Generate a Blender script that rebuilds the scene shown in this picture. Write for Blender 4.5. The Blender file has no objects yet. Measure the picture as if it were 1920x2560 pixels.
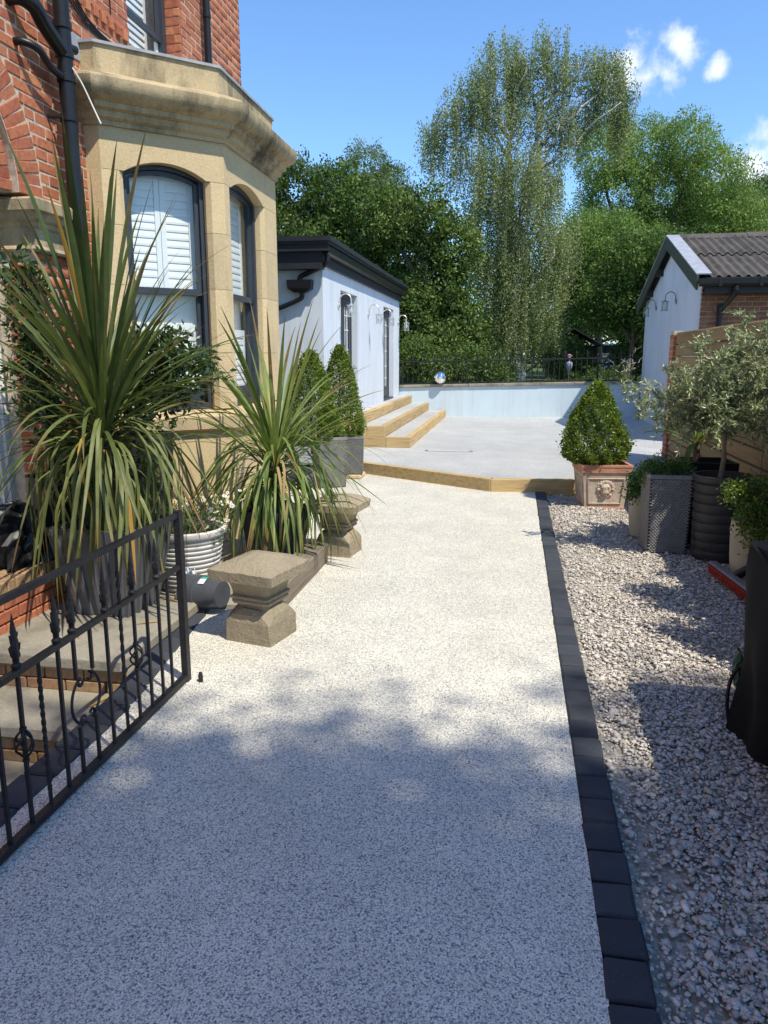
import bpy, math, random
import numpy as np
from mathutils import Vector, Matrix
R = random.Random(11); rng = np.random.default_rng(11)
SC = bpy.context.scene; COL = SC.collection
rad = math.radians
# ------------------------------------------------------------------ camera, sky, sun, exposure
cam = bpy.data.cameras.new('camera'); cam.sensor_fit = 'VERTICAL'; cam.sensor_height = 36
cam.lens = 1900 / 2560 * 36; cam.clip_start = .05; cam.clip_end = 3000
co = bpy.data.objects.new('camera', cam); COL.objects.link(co)
PITCH = math.atan(390 / 1900); YAW = rad(9.6); CAMH = 1.6
co.location = (0, 0, CAMH); co.rotation_euler = (math.pi/2 - PITCH, 0, YAW); SC.camera = co
TO_SUN = Vector((.50, -.40, 1.0))
sun = bpy.data.lights.new('sun', 'SUN'); sun.energy = 4.5; sun.angle = rad(.55); sun.color = (1, .945, .82)
so = bpy.data.objects.new('sun', sun); COL.objects.link(so); so.location = (12, -8, 24)
so.rotation_euler = (-TO_SUN).to_track_quat('-Z', 'Y').to_euler()
W_ = bpy.data.worlds.new('World'); SC.world = W_; W_.use_nodes = True
SC.cycles.max_bounces = 7; SC.cycles.diffuse_bounces = 3; SC.cycles.glossy_bounces = 3; SC.cycles.transmission_bounces = 4; SC.cycles.transparent_max_bounces = 10
SC.view_settings.view_transform = 'Standard'; SC.view_settings.look = 'None'
SC.view_settings.exposure = .34; SC.view_settings.gamma = 1; SC.view_settings.use_curve_mapping = False
def world():
    nt = W_.node_tree; N = nt.nodes; L = nt.links; N.clear()
    out = N.new('ShaderNodeOutputWorld'); bg = N.new('ShaderNodeBackground'); bg.inputs[1].default_value = .15
    sky = N.new('ShaderNodeTexSky'); sky.sky_type = 'NISHITA'; sky.sun_disc = False
    sky.sun_elevation = math.atan2(1, math.hypot(.5, .40)); sky.sun_rotation = math.atan2(.5, -.40)
    sky.air_density = 1.0; sky.dust_density = 0; sky.ozone_density = 3.5; sky.altitude = 50
    tc = N.new('ShaderNodeTexCoord'); no = N.new('ShaderNodeTexNoise'); no.inputs['Scale'].default_value = 26
    no.inputs['Detail'].default_value = 9; no.inputs['Roughness'].default_value = .62
    L.new(tc.outputs['Generated'], no.inputs['Vector'])
    acc = None
    puffs = [((.1412,.9405,.309),.020),((.1169,.9417,.3154),.020),((.109,.9479,.2994),.018),((.1329,.9448,.2994),.020),
             ((.1517,.9419,.2997),.016),((.1624,.9324,.323),.020),((.168,.930,.330),.012),((.2015,.9322,.3005),.010),
             ((.2566,.946,.1981),.034),((.285,.94,.19),.04),((.235,.955,.185),.02),
             ((-.75,.45,.38),.10),((-.68,.5,.36),.08),((.8,.35,.42),.11),((.72,.42,.4),.07),((-.3,-.85,.4),.12),((.5,-.75,.35),.1)]
    for dr, r in puffs:
        v = Vector(dr).normalized()
        s = N.new('ShaderNodeVectorMath'); s.operation = 'DISTANCE'; L.new(tc.outputs['Generated'], s.inputs[0]); s.inputs[1].default_value = v
        m = N.new('ShaderNodeMapRange'); m.inputs[1].default_value = 0; m.inputs[2].default_value = r * 2.1; m.inputs[3].default_value = 1; m.inputs[4].default_value = 0
        L.new(s.outputs['Value'], m.inputs[0])
        if acc is None: acc = m.outputs[0]
        else:
            a = N.new('ShaderNodeMath'); a.operation = 'MAXIMUM'; L.new(acc, a.inputs[0]); L.new(m.outputs[0], a.inputs[1]); acc = a.outputs[0]
    a = N.new('ShaderNodeMath'); a.operation = 'MULTIPLY_ADD'; a.inputs[1].default_value = 1.0; L.new(acc, a.inputs[0])
    nn = N.new('ShaderNodeMath'); nn.operation = 'MULTIPLY_ADD'; nn.inputs[1].default_value = 1.9; nn.inputs[2].default_value = -1.22; L.new(no.outputs[0], nn.inputs[0])
    L.new(nn.outputs[0], a.inputs[2])
    mr = N.new('ShaderNodeMapRange'); mr.interpolation_type = 'SMOOTHSTEP'; mr.inputs[1].default_value = .0; mr.inputs[2].default_value = .75; L.new(a.outputs[0], mr.inputs[0])
    gate = N.new('ShaderNodeMath'); gate.operation = 'MULTIPLY'; L.new(mr.outputs[0], gate.inputs[0])
    g2 = N.new('ShaderNodeMapRange'); g2.inputs[1].default_value = 0; g2.inputs[2].default_value = .35; g2.inputs[4].default_value = .85; L.new(acc, g2.inputs[0]); L.new(g2.outputs[0], gate.inputs[1])
    mx = N.new('ShaderNodeMix'); mx.data_type = 'RGBA'; L.new(gate.outputs[0], mx.inputs[0])
    tn = N.new('ShaderNodeMix'); tn.data_type = 'RGBA'; tn.blend_type = 'MULTIPLY'; tn.inputs[0].default_value = 1; tn.inputs[7].default_value = (.90, 1.10, 1.28, 1)
    L.new(sky.outputs[0], tn.inputs[6]); L.new(tn.outputs[2], mx.inputs[6]); mx.inputs[7].default_value = (6.3, 6.5, 6.8, 1)
    L.new(mx.outputs[2], bg.inputs[0]); L.new(bg.outputs[0], out.inputs[0])
world()

# ------------------------------------------------------------------ helpers
WM = {}
I4 = Matrix.Identity(4)
def T(x, y, z): return Matrix.Translation((x, y, z))
def RZ(a): return Matrix.Rotation(a, 4, 'Z')
def RX(a): return Matrix.Rotation(a, 4, 'X')
def RY(a): return Matrix.Rotation(a, 4, 'Y')
def S(x, y, z): return Matrix.Diagonal((x, y, z, 1))
def tag(o, label=None, cat=None, group=None, kind=None):
    if label: o['label'] = label
    if cat: o['category'] = cat
    if group: o['group'] = group
    if kind: o['kind'] = kind
    return o
def link(o, parent=None, M=I4):
    COL.objects.link(o); o.matrix_basis = M; WM[o.name] = M
    if parent is not None:
        o.parent = parent; o.matrix_parent_inverse = WM[parent.name].inverted()
    return o
def thing(name, label, cat, loc=(0, 0, 0), group=None):
    o = bpy.data.objects.new(name, None); o.empty_display_size = .2
    link(o, None, T(*loc)); return tag(o, label, cat, group)
def inst(name, me, M, parent=None): return link(bpy.data.objects.new(name, me), parent, M)
class MB:
    def __init__(s): s.v = []; s.f = []; s.M = I4
    def add(s, vs, fs):
        b = len(s.v); M = s.M
        if M is I4: s.v += [tuple(p) for p in vs]
        else: s.v += [tuple(M @ Vector(p)) for p in vs]
        s.f += [tuple(b + i for i in f) for f in fs]
        return s
    def box(s, x0, x1, y0, y1, z0, z1):
        return s.add([(x0,y0,z0),(x1,y0,z0),(x1,y1,z0),(x0,y1,z0),(x0,y0,z1),(x1,y0,z1),(x1,y1,z1),(x0,y1,z1)],
              [(0,3,2,1),(4,5,6,7),(0,1,5,4),(1,2,6,5),(2,3,7,6),(3,0,4,7)])
    def cbox(s, x0, x1, y0, y1, z0, z1, b=.006):
        P = []; ix = {}
        for i, X in enumerate((x0, x1)):
            for j, Y in enumerate((y0, y1)):
                for k, Z in enumerate((z0, z1)):
                    sx, sy, sz = (1-2*i)*b, (1-2*j)*b, (1-2*k)*b
                    ix[i,j,k] = len(P); P += [(X, Y+sy, Z+sz), (X+sx, Y, Z+sz), (X+sx, Y+sy, Z)]
        g = lambda i,j,k,a: ix[i,j,k]+a
        F = []
        F += [(g(0,0,0,0),g(0,0,1,0),g(0,1,1,0),g(0,1,0,0)), (g(1,0,0,0),g(1,1,0,0),g(1,1,1,0),g(1,0,1,0)),
              (g(0,0,0,1),g(1,0,0,1),g(1,0,1,1),g(0,0,1,1)), (g(0,1,0,1),g(0,1,1,1),g(1,1,1,1),g(1,1,0,1)),
              (g(0,0,0,2),g(0,1,0,2),g(1,1,0,2),g(1,0,0,2)), (g(0,0,1,2),g(1,0,1,2),g(1,1,1,2),g(0,1,1,2))]
        for i in (0,1):
            for j in (0,1): F.append((g(i,j,0,0),g(i,j,0,1),g(i,j,1,1),g(i,j,1,0)) if (i+j)%2==0 else (g(i,j,0,1),g(i,j,0,0),g(i,j,1,0),g(i,j,1,1)))
            for k in (0,1): F.append((g(i,0,k,2),g(i,0,k,0),g(i,1,k,0),g(i,1,k,2)) if (i+k)%2==0 else (g(i,0,k,0),g(i,0,k,2),g(i,1,k,2),g(i,1,k,0)))
        for j in (0,1):
            for k in (0,1): F.append((g(0,j,k,1),g(0,j,k,2),g(1,j,k,2),g(1,j,k,1)) if (j+k)%2==0 else (g(0,j,k,2),g(0,j,k,1),g(1,j,k,1),g(1,j,k,2)))
        for i in (0,1):
            for j in (0,1):
                for k in (0,1): F.append((g(i,j,k,0),g(i,j,k,2),g(i,j,k,1)) if (i+j+k)%2==0 else (g(i,j,k,0),g(i,j,k,1),g(i,j,k,2)))
        return s.add(P, F)
    def prism(s, poly, axis, a, b):
        n = len(poly)
        def p(q, h): return {'x': (h, q[0], q[1]), 'y': (q[0], h, q[1]), 'z': (q[0], q[1], h)}[axis]
        vs = [p(q, a) for q in poly] + [p(q, b) for q in poly]
        return s.add(vs, [tuple(range(n-1,-1,-1)), tuple(range(n, 2*n))] + [(i,(i+1)%n,n+(i+1)%n,n+i) for i in range(n)])
    def tube(s, pts, r, n=8, caps=True, rs=None):
        pts = [Vector(p) for p in pts]; m = len(pts); up = None; rings = []
        for i, p in enumerate(pts):
            t = (pts[min(i+1,m-1)] - pts[max(i-1,0)]).normalized()
            if up is None:
                up = Vector((0,0,1)) if abs(t.z) < .9 else Vector((1,0,0))
            a = (up - t*up.dot(t)).normalized(); up = a; b = t.cross(a)
            rr = rs[i] if rs else r
            rings += [p + (a*math.cos(2*math.pi*k/n) + b*math.sin(2*math.pi*k/n))*rr for k in range(n)]
        F = [(i*n+k, i*n+(k+1)%n, (i+1)*n+(k+1)%n, (i+1)*n+k) for i in range(m-1) for k in range(n)]
        if caps: F += [tuple(range(n-1,-1,-1)), tuple((m-1)*n+k for k in range(n))]
        return s.add(rings, F)
    def lathe(s, prof, c=(0,0,0), n=24, caps=True, wob=0, ph=0):
        vs = []; m = len(prof)
        for r, z in prof:
            for k in range(n):
                a = 2*math.pi*(k+ph)/n; q = r*(1+wob*math.sin(3*a+z*9)); vs.append((c[0]+q*math.cos(a), c[1]+q*math.sin(a), c[2]+z))
        F = [(i*n+k, i*n+(k+1)%n, (i+1)*n+(k+1)%n, (i+1)*n+k) for i in range(m-1) for k in range(n)]
        if caps: F += [tuple(range(n-1,-1,-1)), tuple((m-1)*n+k for k in range(n))]
        return s.add(vs, F)
    def loft(s, secs, caps=True):
        n = len(secs[0]); vs = [p for q in secs for p in q]; m = len(secs)
        F = [(i*n+k, i*n+(k+1)%n, (i+1)*n+(k+1)%n, (i+1)*n+k) for i in range(m-1) for k in range(n)]
        if caps: F += [tuple(range(n-1,-1,-1)), tuple((m-1)*n+k for k in range(n))]
        return s.add(vs, F)
    def grid(s, fn, nu, nv):
        vs = [fn(i/nu, j/nv) for j in range(nv+1) for i in range(nu+1)]
        return s.add(vs, [(j*(nu+1)+i, j*(nu+1)+i+1, (j+1)*(nu+1)+i+1, (j+1)*(nu+1)+i) for j in range(nv) for i in range(nu)])
    def mesh(s, name, mat, smooth=None):
        me = bpy.data.meshes.new(name); me.from_pydata(s.v, [], s.f); me.materials.append(mat)
        if smooth is not None:
            me.polygons.foreach_set('use_smooth', [True]*len(me.polygons)); me.set_sharp_from_angle(angle=rad(smooth))
        return me
    def build(s, name, mat, parent=None, smooth=None, M=I4): return inst(name, s.mesh(name, mat, smooth), M, parent)
def sq(w, z, d=None, c=(0, 0)):
    d = w if d is None else d
    return [(c[0]-w/2,c[1]-d/2,z),(c[0]+w/2,c[1]-d/2,z),(c[0]+w/2,c[1]+d/2,z),(c[0]-w/2,c[1]+d/2,z)]
def bez(pts, n=10):
    # Catmull-Rom through points
    P = [Vector(p) for p in pts]; P = [P[0]*2-P[1]] + P + [P[-1]*2-P[-2]]; o = []
    for i in range(1, len(P)-2):
        for k in range(n):
            t = k/n; a, b, c, d = P[i-1:i+3]
            o.append(.5*((2*b)+(c-a)*t+(2*a-5*b+4*c-d)*t*t+(3*b-a-3*c+d)*t**3))
    return o + [P[-2]]
def npmesh(name, V, F, mat, tint=None, smooth=False):
    V = np.asarray(V, np.float32).reshape(-1, 3); F = np.asarray(F, np.int32); k = F.shape[1]
    me = bpy.data.meshes.new(name); me.vertices.add(len(V)); me.vertices.foreach_set('co', V.ravel())
    me.loops.add(F.size); me.loops.foreach_set('vertex_index', F.ravel())
    me.polygons.add(len(F)); me.polygons.foreach_set('loop_start', np.arange(len(F), dtype=np.int32)*k)
    if smooth: me.polygons.foreach_set('use_smooth', np.ones(len(F), bool))
    me.update(calc_edges=True)
    if tint is not None:
        a = me.attributes.new('tint', 'FLOAT', 'FACE'); a.data.foreach_set('value', np.asarray(tint, np.float32))
    me.materials.append(mat); return me

# ------------------------------------------------------------------ materials
def rgba(c): return (c[0], c[1], c[2], 1)
class NT:
    def __init__(s, name):
        s.m = bpy.data.materials.new(name); s.m.use_nodes = True; s.N = s.m.node_tree.nodes; s.L = s.m.node_tree.links
        s.N.clear(); s.out = s.N.new('ShaderNodeOutputMaterial'); s.p = s.N.new('ShaderNodeBsdfPrincipled'); s.L.new(s.p.outputs[0], s.out.inputs[0])
        s.geo = s.N.new('ShaderNodeNewGeometry'); s.pos = s.geo.outputs['Position']
    def noise(s, scale, detail=4, rough=.55, vec=None, sc=None):
        n = s.N.new('ShaderNodeTexNoise'); n.inputs['Scale'].default_value = scale; n.inputs['Detail'].default_value = detail; n.inputs['Roughness'].default_value = rough
        v = vec or s.pos
        if sc:
            k = s.N.new('ShaderNodeVectorMath'); k.operation = 'MULTIPLY'; k.inputs[1].default_value = sc; s.L.new(v, k.inputs[0]); v = k.outputs[0]
        s.L.new(v, n.inputs['Vector']); return n.outputs[0]
    def ramp(s, fac, stops, interp='LINEAR'):
        r = s.N.new('ShaderNodeValToRGB'); r.color_ramp.interpolation = interp; e = r.color_ramp.elements
        while len(e) < len(stops): e.new(.5)
        for q, (p, c) in zip(e, stops): q.position = p; q.color = rgba(c) if len(c) == 3 else c
        s.L.new(fac, r.inputs[0]); return r.outputs[0]
    def mix(s, fac, a, b, mode='MIX'):
        m = s.N.new('ShaderNodeMix'); m.data_type = 'RGBA'; m.blend_type = mode
        for i, x in ((0, fac), (6, a), (7, b)):
            if isinstance(x, (int, float)): m.inputs[i].default_value = x
            elif isinstance(x, tuple): m.inputs[i].default_value = rgba(x)
            else: s.L.new(x, m.inputs[i])
        return m.outputs[2]
    def math(s, op, a, b=None, c=None):
        m = s.N.new('ShaderNodeMath'); m.operation = op
        for i, x in enumerate((a, b, c)):
            if x is None: continue
            if isinstance(x, (int, float)): m.inputs[i].default_value = x
            else: s.L.new(x, m.inputs[i])
        return m.outputs[0]
    def tint(s):
        o = s.N.new('ShaderNodeObjectInfo'); a = s.N.new('ShaderNodeAttribute'); a.attribute_name = 'tint'
        return s.math('FRACT', s.math('ADD', o.outputs['Random'], a.outputs['Fac']))
    def bump(s, h, strength=.3, dist=.01):
        b = s.N.new('ShaderNodeBump'); b.inputs['Strength'].default_value = strength; b.inputs['Distance'].default_value = dist
        s.L.new(h, b.inputs['Height']); s.L.new(b.outputs[0], s.p.inputs['Normal'])
    def fin(s, col, rough=.7, metal=0, spec=.35):
        if isinstance(col, tuple): s.p.inputs['Base Color'].default_value = rgba(col)
        else: s.L.new(col, s.p.inputs['Base Color'])
        if isinstance(rough, (int, float)): s.p.inputs['Roughness'].default_value = rough
        else: s.L.new(rough, s.p.inputs['Roughness'])
        s.p.inputs['Metallic'].default_value = metal; s.p.inputs['Specular IOR Level'].default_value = spec
        return s.m
def mul(c, k): return tuple(min(1, x*k) for x in c)
def plain(name, c, rough=.6, var=.25, sc=9, bmp=.15, bsc=60, metal=0, spec=.35, orand=0, dirt=None):
    n = NT(name); a = n.noise(sc, 6, .6)
    col = n.ramp(a, [(.3, mul(c, 1-var)), (.7, mul(c, 1+var))])
    if orand:
        t = n.tint(); col = n.mix(1.0, col, n.ramp(t, [(0, (1-orand,)*3), (1, (1+orand,)*3)]), 'MULTIPLY')
    if dirt: col = n.mix(n.ramp(n.noise(dirt[1], 7, .65), [(dirt[2], (0,0,0)), (dirt[2]+.2, (1,1,1))]), col, dirt[0])
    if bmp: n.bump(n.noise(bsc, 5, .6), bmp, .01)
    return n.fin(col, rough, metal, spec)
def brickmat(name, stops, grime=.35):
    n = NT(name); t = n.tint(); c = n.ramp(t, stops)
    c = n.mix(1.0, c, n.ramp(n.noise(34, 6, .65), [(.25, (.62,.6,.58)), (.75, (1.25,1.22,1.2))]), 'MULTIPLY')
    c = n.mix(n.ramp(n.noise(1.7, 5, .6), [(.5, (0,0,0)), (.8, (grime,)*3)]), c, (.09,.05,.035))
    n.bump(n.noise(140, 5, .7), .45, .006); return n.fin(c, .85, 0, .2)
RED = brickmat('red_brick', [(0,(0.324,0.098,0.055)),(.25,(0.432,0.150,0.080)),(.5,(0.497,0.182,0.094)),(.75,(0.389,0.130,0.080)),(1,(0.540,0.221,0.109))])
BUFF = brickmat('buff_brick', [(0,(.30,.19,.10)),(.5,(.37,.25,.135)),(1,(.27,.16,.09))])
BROWN = brickmat('brown_brick', [(0,(.20,.10,.065)),(.5,(.27,.145,.09)),(1,(.17,.09,.06))])
MORTAR = plain('mortar', (.51,.42,.32), .95, .25, 30, .4, 160)
def stone(name, base, dark, lo, streak=.5, bs=.35):
    n = NT(name); c = n.ramp(n.noise(2.6, 7, .6), [(.25, mul(base,.8)), (.5, base), (.78, mul(base,1.18))])
    c = n.mix(.5, c, n.ramp(n.noise(55, 4, .6), [(.3, mul(base,.82)), (.7, mul(base,1.15))]))
    tq = n.tint(); c = n.mix(1.0, c, n.ramp(tq, [(0,(.90,.90,.90)),(1,(1.09,1.08,1.05))]), 'MULTIPLY'); c = n.mix(n.ramp(n.noise(19, 8, .75), [(.60,(0,0,0)),(.72,(.45,)*3)]), c, mul(base, 1.35)); c = n.mix(n.ramp(n.noise(31, 6, .7), [(.64,(0,0,0)),(.74,(.5,)*3)]), c, mul(base, .45))
    f = n.ramp(n.noise(1.5, 8, .68, sc=(1.6,1.6,.55)), [(lo, (0,0,0)), (lo+.2, (streak,)*3)])
    c = n.mix(f, c, dark); c = n.mix(1.0, c, n.ramp(n.noise(230, 3, .7), [(.32,(.72,.72,.72)),(.68,(1.2,1.2,1.2))]), 'MULTIPLY')
    n.bump(n.math('ADD', n.noise(60, 6, .7), n.math('MULTIPLY', n.noise(11, 5, .7), 2.2*(bs > .5)+.3)), bs, .014); return n.fin(c, .9, 0, .2)
SAND = stone('sandstone', (.60,.465,.275), (.25,.19,.12), .58, .55)
SANDG = stone('weathered_sandstone', (.46,.365,.225), (.05,.043,.035), .45, .9)
PED = stone('pedestal_stone', (.34,.285,.195), (.12,.105,.08), .48, .75, .7)
STEPST = stone('step_stone', (.33,.30,.235), (.10,.09,.07), .46, .7)
LEAD = plain('lead_sheet', (.32,.33,.36), .55, .2, 8, .2, 30)
def resin(name, pal, sc=215):
    n = NT(name); v = n.N.new('ShaderNodeTexVoronoi'); v.inputs['Scale'].default_value = sc; n.L.new(n.pos, v.inputs['Vector'])
    sp = n.N.new('ShaderNodeSeparateColor'); n.L.new(v.outputs['Color'], sp.inputs[0])
    c = n.ramp(sp.outputs[0], pal, 'CONSTANT')
    c = n.mix(1.0, c, n.ramp(n.noise(2.1, 7, .65), [(.3,(.86,.865,.87)),(.7,(1.07,1.07,1.06))]), 'MULTIPLY'); c = n.mix(1.0, c, n.ramp(n.noise(.45, 4, .6), [(.35,(.92,.92,.92)),(.65,(1.04,1.04,1.03))]), 'MULTIPLY')
    gap = n.ramp(v.outputs['Distance'], [(.5,(1,1,1)),(.9,(.55,.56,.58))]); c = n.mix(1.0, c, gap, 'MULTIPLY')
    n.bump(v.outputs['Distance'], -.55, .004); return n.fin(c, n.ramp(sp.outputs[1], [(0,(.35,)*3),(1,(.65,)*3)]), 0, .4)
RESIN = resin('resin_bound_aggregate', [(0,(0.860,0.798,0.658)),(.30,(0.720,0.670,0.564)),(.48,(0.540,0.522,0.470)),(.62,(0.330,0.340,0.343)),(.74,(0.800,0.699,0.498)),(.83,(0.160,0.172,0.193)),(.91,(0.920,0.877,0.752))])
RESIN2 = resin('pale_resin_aggregate', [(0,(0.598,0.581,0.552)),(.35,(0.508,0.502,0.485)),(.6,(0.408,0.405,0.401)),(.8,(0.653,0.625,0.576)),(.93,(0.272,0.273,0.284))], 170)
def kerbm():
    n = NT('charcoal_block'); t = n.tint(); c = n.ramp(t, [(0,(.030,.034,.042)),(1,(.052,.057,.068))])
    c = n.mix(n.ramp(n.noise(5, 6, .6), [(.45,(0,0,0)),(.8,(.35,)*3)]), c, (.10,.10,.105))
    c = n.mix(n.ramp(n.noise(260, 2), [(.70,(0,0,0)),(.74,(.7,)*3)]), c, (.3,.29,.27))
    n.bump(n.noise(220, 4, .7), .5, .004); return n.fin(c, .75, 0, .3)
KERB = kerbm()
def bluerender(name, c):
    n = NT(name); col = n.ramp(n.noise(1.1, 7, .6), [(.3, mul(c,.93)), (.7, mul(c,1.04))])
    col = n.mix(n.ramp(n.noise(.9, 8, .7, sc=(3.2,3.2,.30)), [(.50,(0,0,0)),(.78,(.55,)*3)]), col, (.37,.39,.40)); col = n.mix(n.ramp(n.noise(14, 8, .75), [(.60,(0,0,0)),(.75,(.3,)*3)]), col, (.40,.42,.43))
    n.bump(n.noise(45, 6, .7), .25, .01); return n.fin(col, .85, 0, .2)
BLUE = bluerender('pale_blue_render', (.60,.64,.685))
BLUE2 = bluerender('pale_aqua_render', (.55,.65,.70))
def timber(name, c, axis, orand=.12, dark=.55):
    n = NT(name); s3 = {'x': (1.2,22,22), 'y': (22,1.2,22), 'z': (22,22,1.2)}[axis]
    g = n.noise(1.4, 6, .65, sc=s3); col = n.ramp(g, [(.25, mul(c,dark)), (.5, c), (.75, mul(c,1.2))])
    t = n.tint(); col = n.mix(1.0, col, n.ramp(t, [(0,(1-orand,)*3),(1,(1+orand,)*3)]), 'MULTIPLY')
    v = n.N.new('ShaderNodeTexVoronoi'); v.inputs['Scale'].default_value = 2.6; k = n.N.new('ShaderNodeVectorMath'); k.operation='MULTIPLY'
    k.inputs[1].default_value = tuple(.6 if a == max(s3) else 1 for a in s3) if False else {'x':(.8,2.2,2.2),'y':(2.2,.8,2.2),'z':(2.2,2.2,.8)}[axis]
    n.L.new(n.pos, k.inputs[0]); n.L.new(k.outputs[0], v.inputs['Vector'])
    col = n.mix(n.ramp(v.outputs['Distance'], [(.02,(.85,)*3),(.07,(0,0,0))]), col, mul(c,.35))
    n.bump(g, .3, .006); return n.fin(col, .75, 0, .25)
SLEEPX = timber('new_sleeper_timber', (.46,.325,.155), 'x'); SLEEPY = timber('new_sleeper_timber_long', (.46,.325,.155), 'y')
FENCEW = timber('weathered_fence_timber', (.31,.20,.085), 'y', .16)
OLDW = timber('old_grey_timber', (.22,.18,.135), 'y', .1)
DARKP = plain('dark_grey_paint', (.040,.047,.060), .45, .12, 12, .06, 90)
BLK = plain('black_gloss_plastic', (.010,.0105,.012), .38, .2, 14, .05, 60, spec=.35)
BLKP = plain('black_painted_iron', (.012,.012,.014), .5, .3, 40, .4, 130, spec=.45, dirt=((.09,.04,.02), 16, .62))
FASC = plain('black_fascia_paint', (.022,.024,.030), .5, .2, 6, .08, 40)
WHITE = plain('white_paint', (.80,.80,.78), .45, .03, 10, 0)
def shutm():
    n = NT('white_shutter_paint'); return n.fin((.80,.81,.80), .4, 0, .35)
SHUT = shutm()
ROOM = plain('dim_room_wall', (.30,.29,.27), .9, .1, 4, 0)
def glassm():
    n = NT('window_glass'); n.N.remove(n.p)
    g = n.N.new('ShaderNodeBsdfGlossy'); g.inputs['Roughness'].default_value = .02; g.inputs['Color'].default_value = (.9,.95,1,1)
    t = n.N.new('ShaderNodeBsdfTransparent'); t.inputs[0].default_value = (.93,.95,.94,1)
    f = n.N.new('ShaderNodeLayerWeight'); f.inputs[0].default_value = .5; m = n.N.new('ShaderNodeMixShader')
    n.L.new(n.math('MULTIPLY_ADD', n.math('POWER', f.outputs['Facing'], 4.0), .6, .04), m.inputs[0]); n.L.new(t.outputs[0], m.inputs[1]); n.L.new(g.outputs[0], m.inputs[2]); n.L.new(m.outputs[0], n.out.inputs[0]); return n.m
GLASS = glassm()
def metal(name, c, rough): n = NT(name); return n.fin(c, rough, 1, .5)
MIRROR = metal('mirror_steel', (.9,.9,.9), .03); STEEL = metal('brushed_steel', (.80,.74,.70), .38); DSTEEL_SHADED = metal('dull_and_shaded_steel', (.30,.29,.28), .4)
def roofm():
    n = NT('corrugated_sheet'); c = n.ramp(n.noise(3, 7, .65), [(.3,(.06,.052,.046)),(.7,(.13,.115,.10))]); c = n.mix(n.ramp(n.noise(9, 6), [(.55,(0,0,0)),(.8,(.6,)*3)]), c, (.05,.045,.04))
    n.bump(n.noise(70, 5), .3, .01); return n.fin(c, .9, 0, .2)
CORR = roofm()
TERRA = plain('terracotta', (.45,.225,.145), .85, .2, 8, .3, 90)
def terrw():
    n = NT('limewashed_terracotta'); c = n.ramp(n.noise(7, 7, .65), [(.3,(.42,.30,.22)),(.55,(.55,.46,.37)),(.8,(.50,.36,.27))])
    c = n.mix(n.ramp(n.noise(4.3, 6, .6), [(.56,(0,0,0)),(.72,(.75,)*3)]), c, (.30,.17,.05)); c = n.mix(n.ramp(n.noise(11, 5), [(.62,(0,0,0)),(.75,(.6,)*3)]), c, (.42,.17,.10))
    n.bump(n.noise(90, 5), .3, .008); return n.fin(c, .9, 0, .2)
TERRW = terrw()
WICK = plain('grey_wicker', (.22,.215,.21), .55, .2, 20, .1, 90); WICKD = plain('dark_wicker_gap', (.035,.034,.034), .8, .2, 20, 0)
PLASG = plain('grey_plastic_planter', (.115,.115,.12), .5, .12, 12, .08, 80); PLASD = plain('charcoal_planter', (.045,.046,.05), .5, .2, 12, .1, 60)
WPOT = plain('white_ribbed_ceramic', (.60,.57,.51), .6, .12, 9, .12, 50, dirt=((.30,.25,.18), 7, .6)); CREAM = plain('cream_pot', (.44,.40,.31), .7, .12, 7, .15, 50)
SOIL = plain('potting_soil', (.045,.030,.02), .95, .4, 30, .6, 60)
COVER = plain('black_cover_fabric', (.004,.004,.0045), .9, .3, 6, .25, 200); REDB = plain('red_broom_bristle', (.42,.03,.02), .7, .25, 90, .4, 200); GREENP = plain('green_plastic', (.02,.07,.04), .5, .2, 20, .1, 60)
TAGG = plain('green_label_print', (.05,.38,.30), .5, .05, 10, 0); CABLE = plain('white_cable', (.6,.58,.52), .6, .1, 20, 0); BARK = plain('bark', (.13,.10,.075), .95, .4, 14, .7, 30)
def birchbark():
    n = NT('birch_bark'); c = n.ramp(n.noise(5, 6, .7, sc=(1,1,3.5)), [(.40,(.06,.055,.05)),(.52,(.52,.49,.44)),(.8,(.64,.61,.56))]); n.bump(n.noise(20, 5), .4, .02); return n.fin(c, .85, 0, .2)
BIRCHB = birchbark(); TWIG = plain('twig', (.16,.13,.09), .9, .3, 30, .2, 60); YELLOWP = plain('yellow_petal', (.55,.38,.05), .7, .2, 30, 0); PETAL = plain('white_petal', (.75,.73,.66), .7, .05, 30, 0); PINK = plain('pink_petal', (.48,.27,.29), .7, .2, 30, 0)
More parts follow.
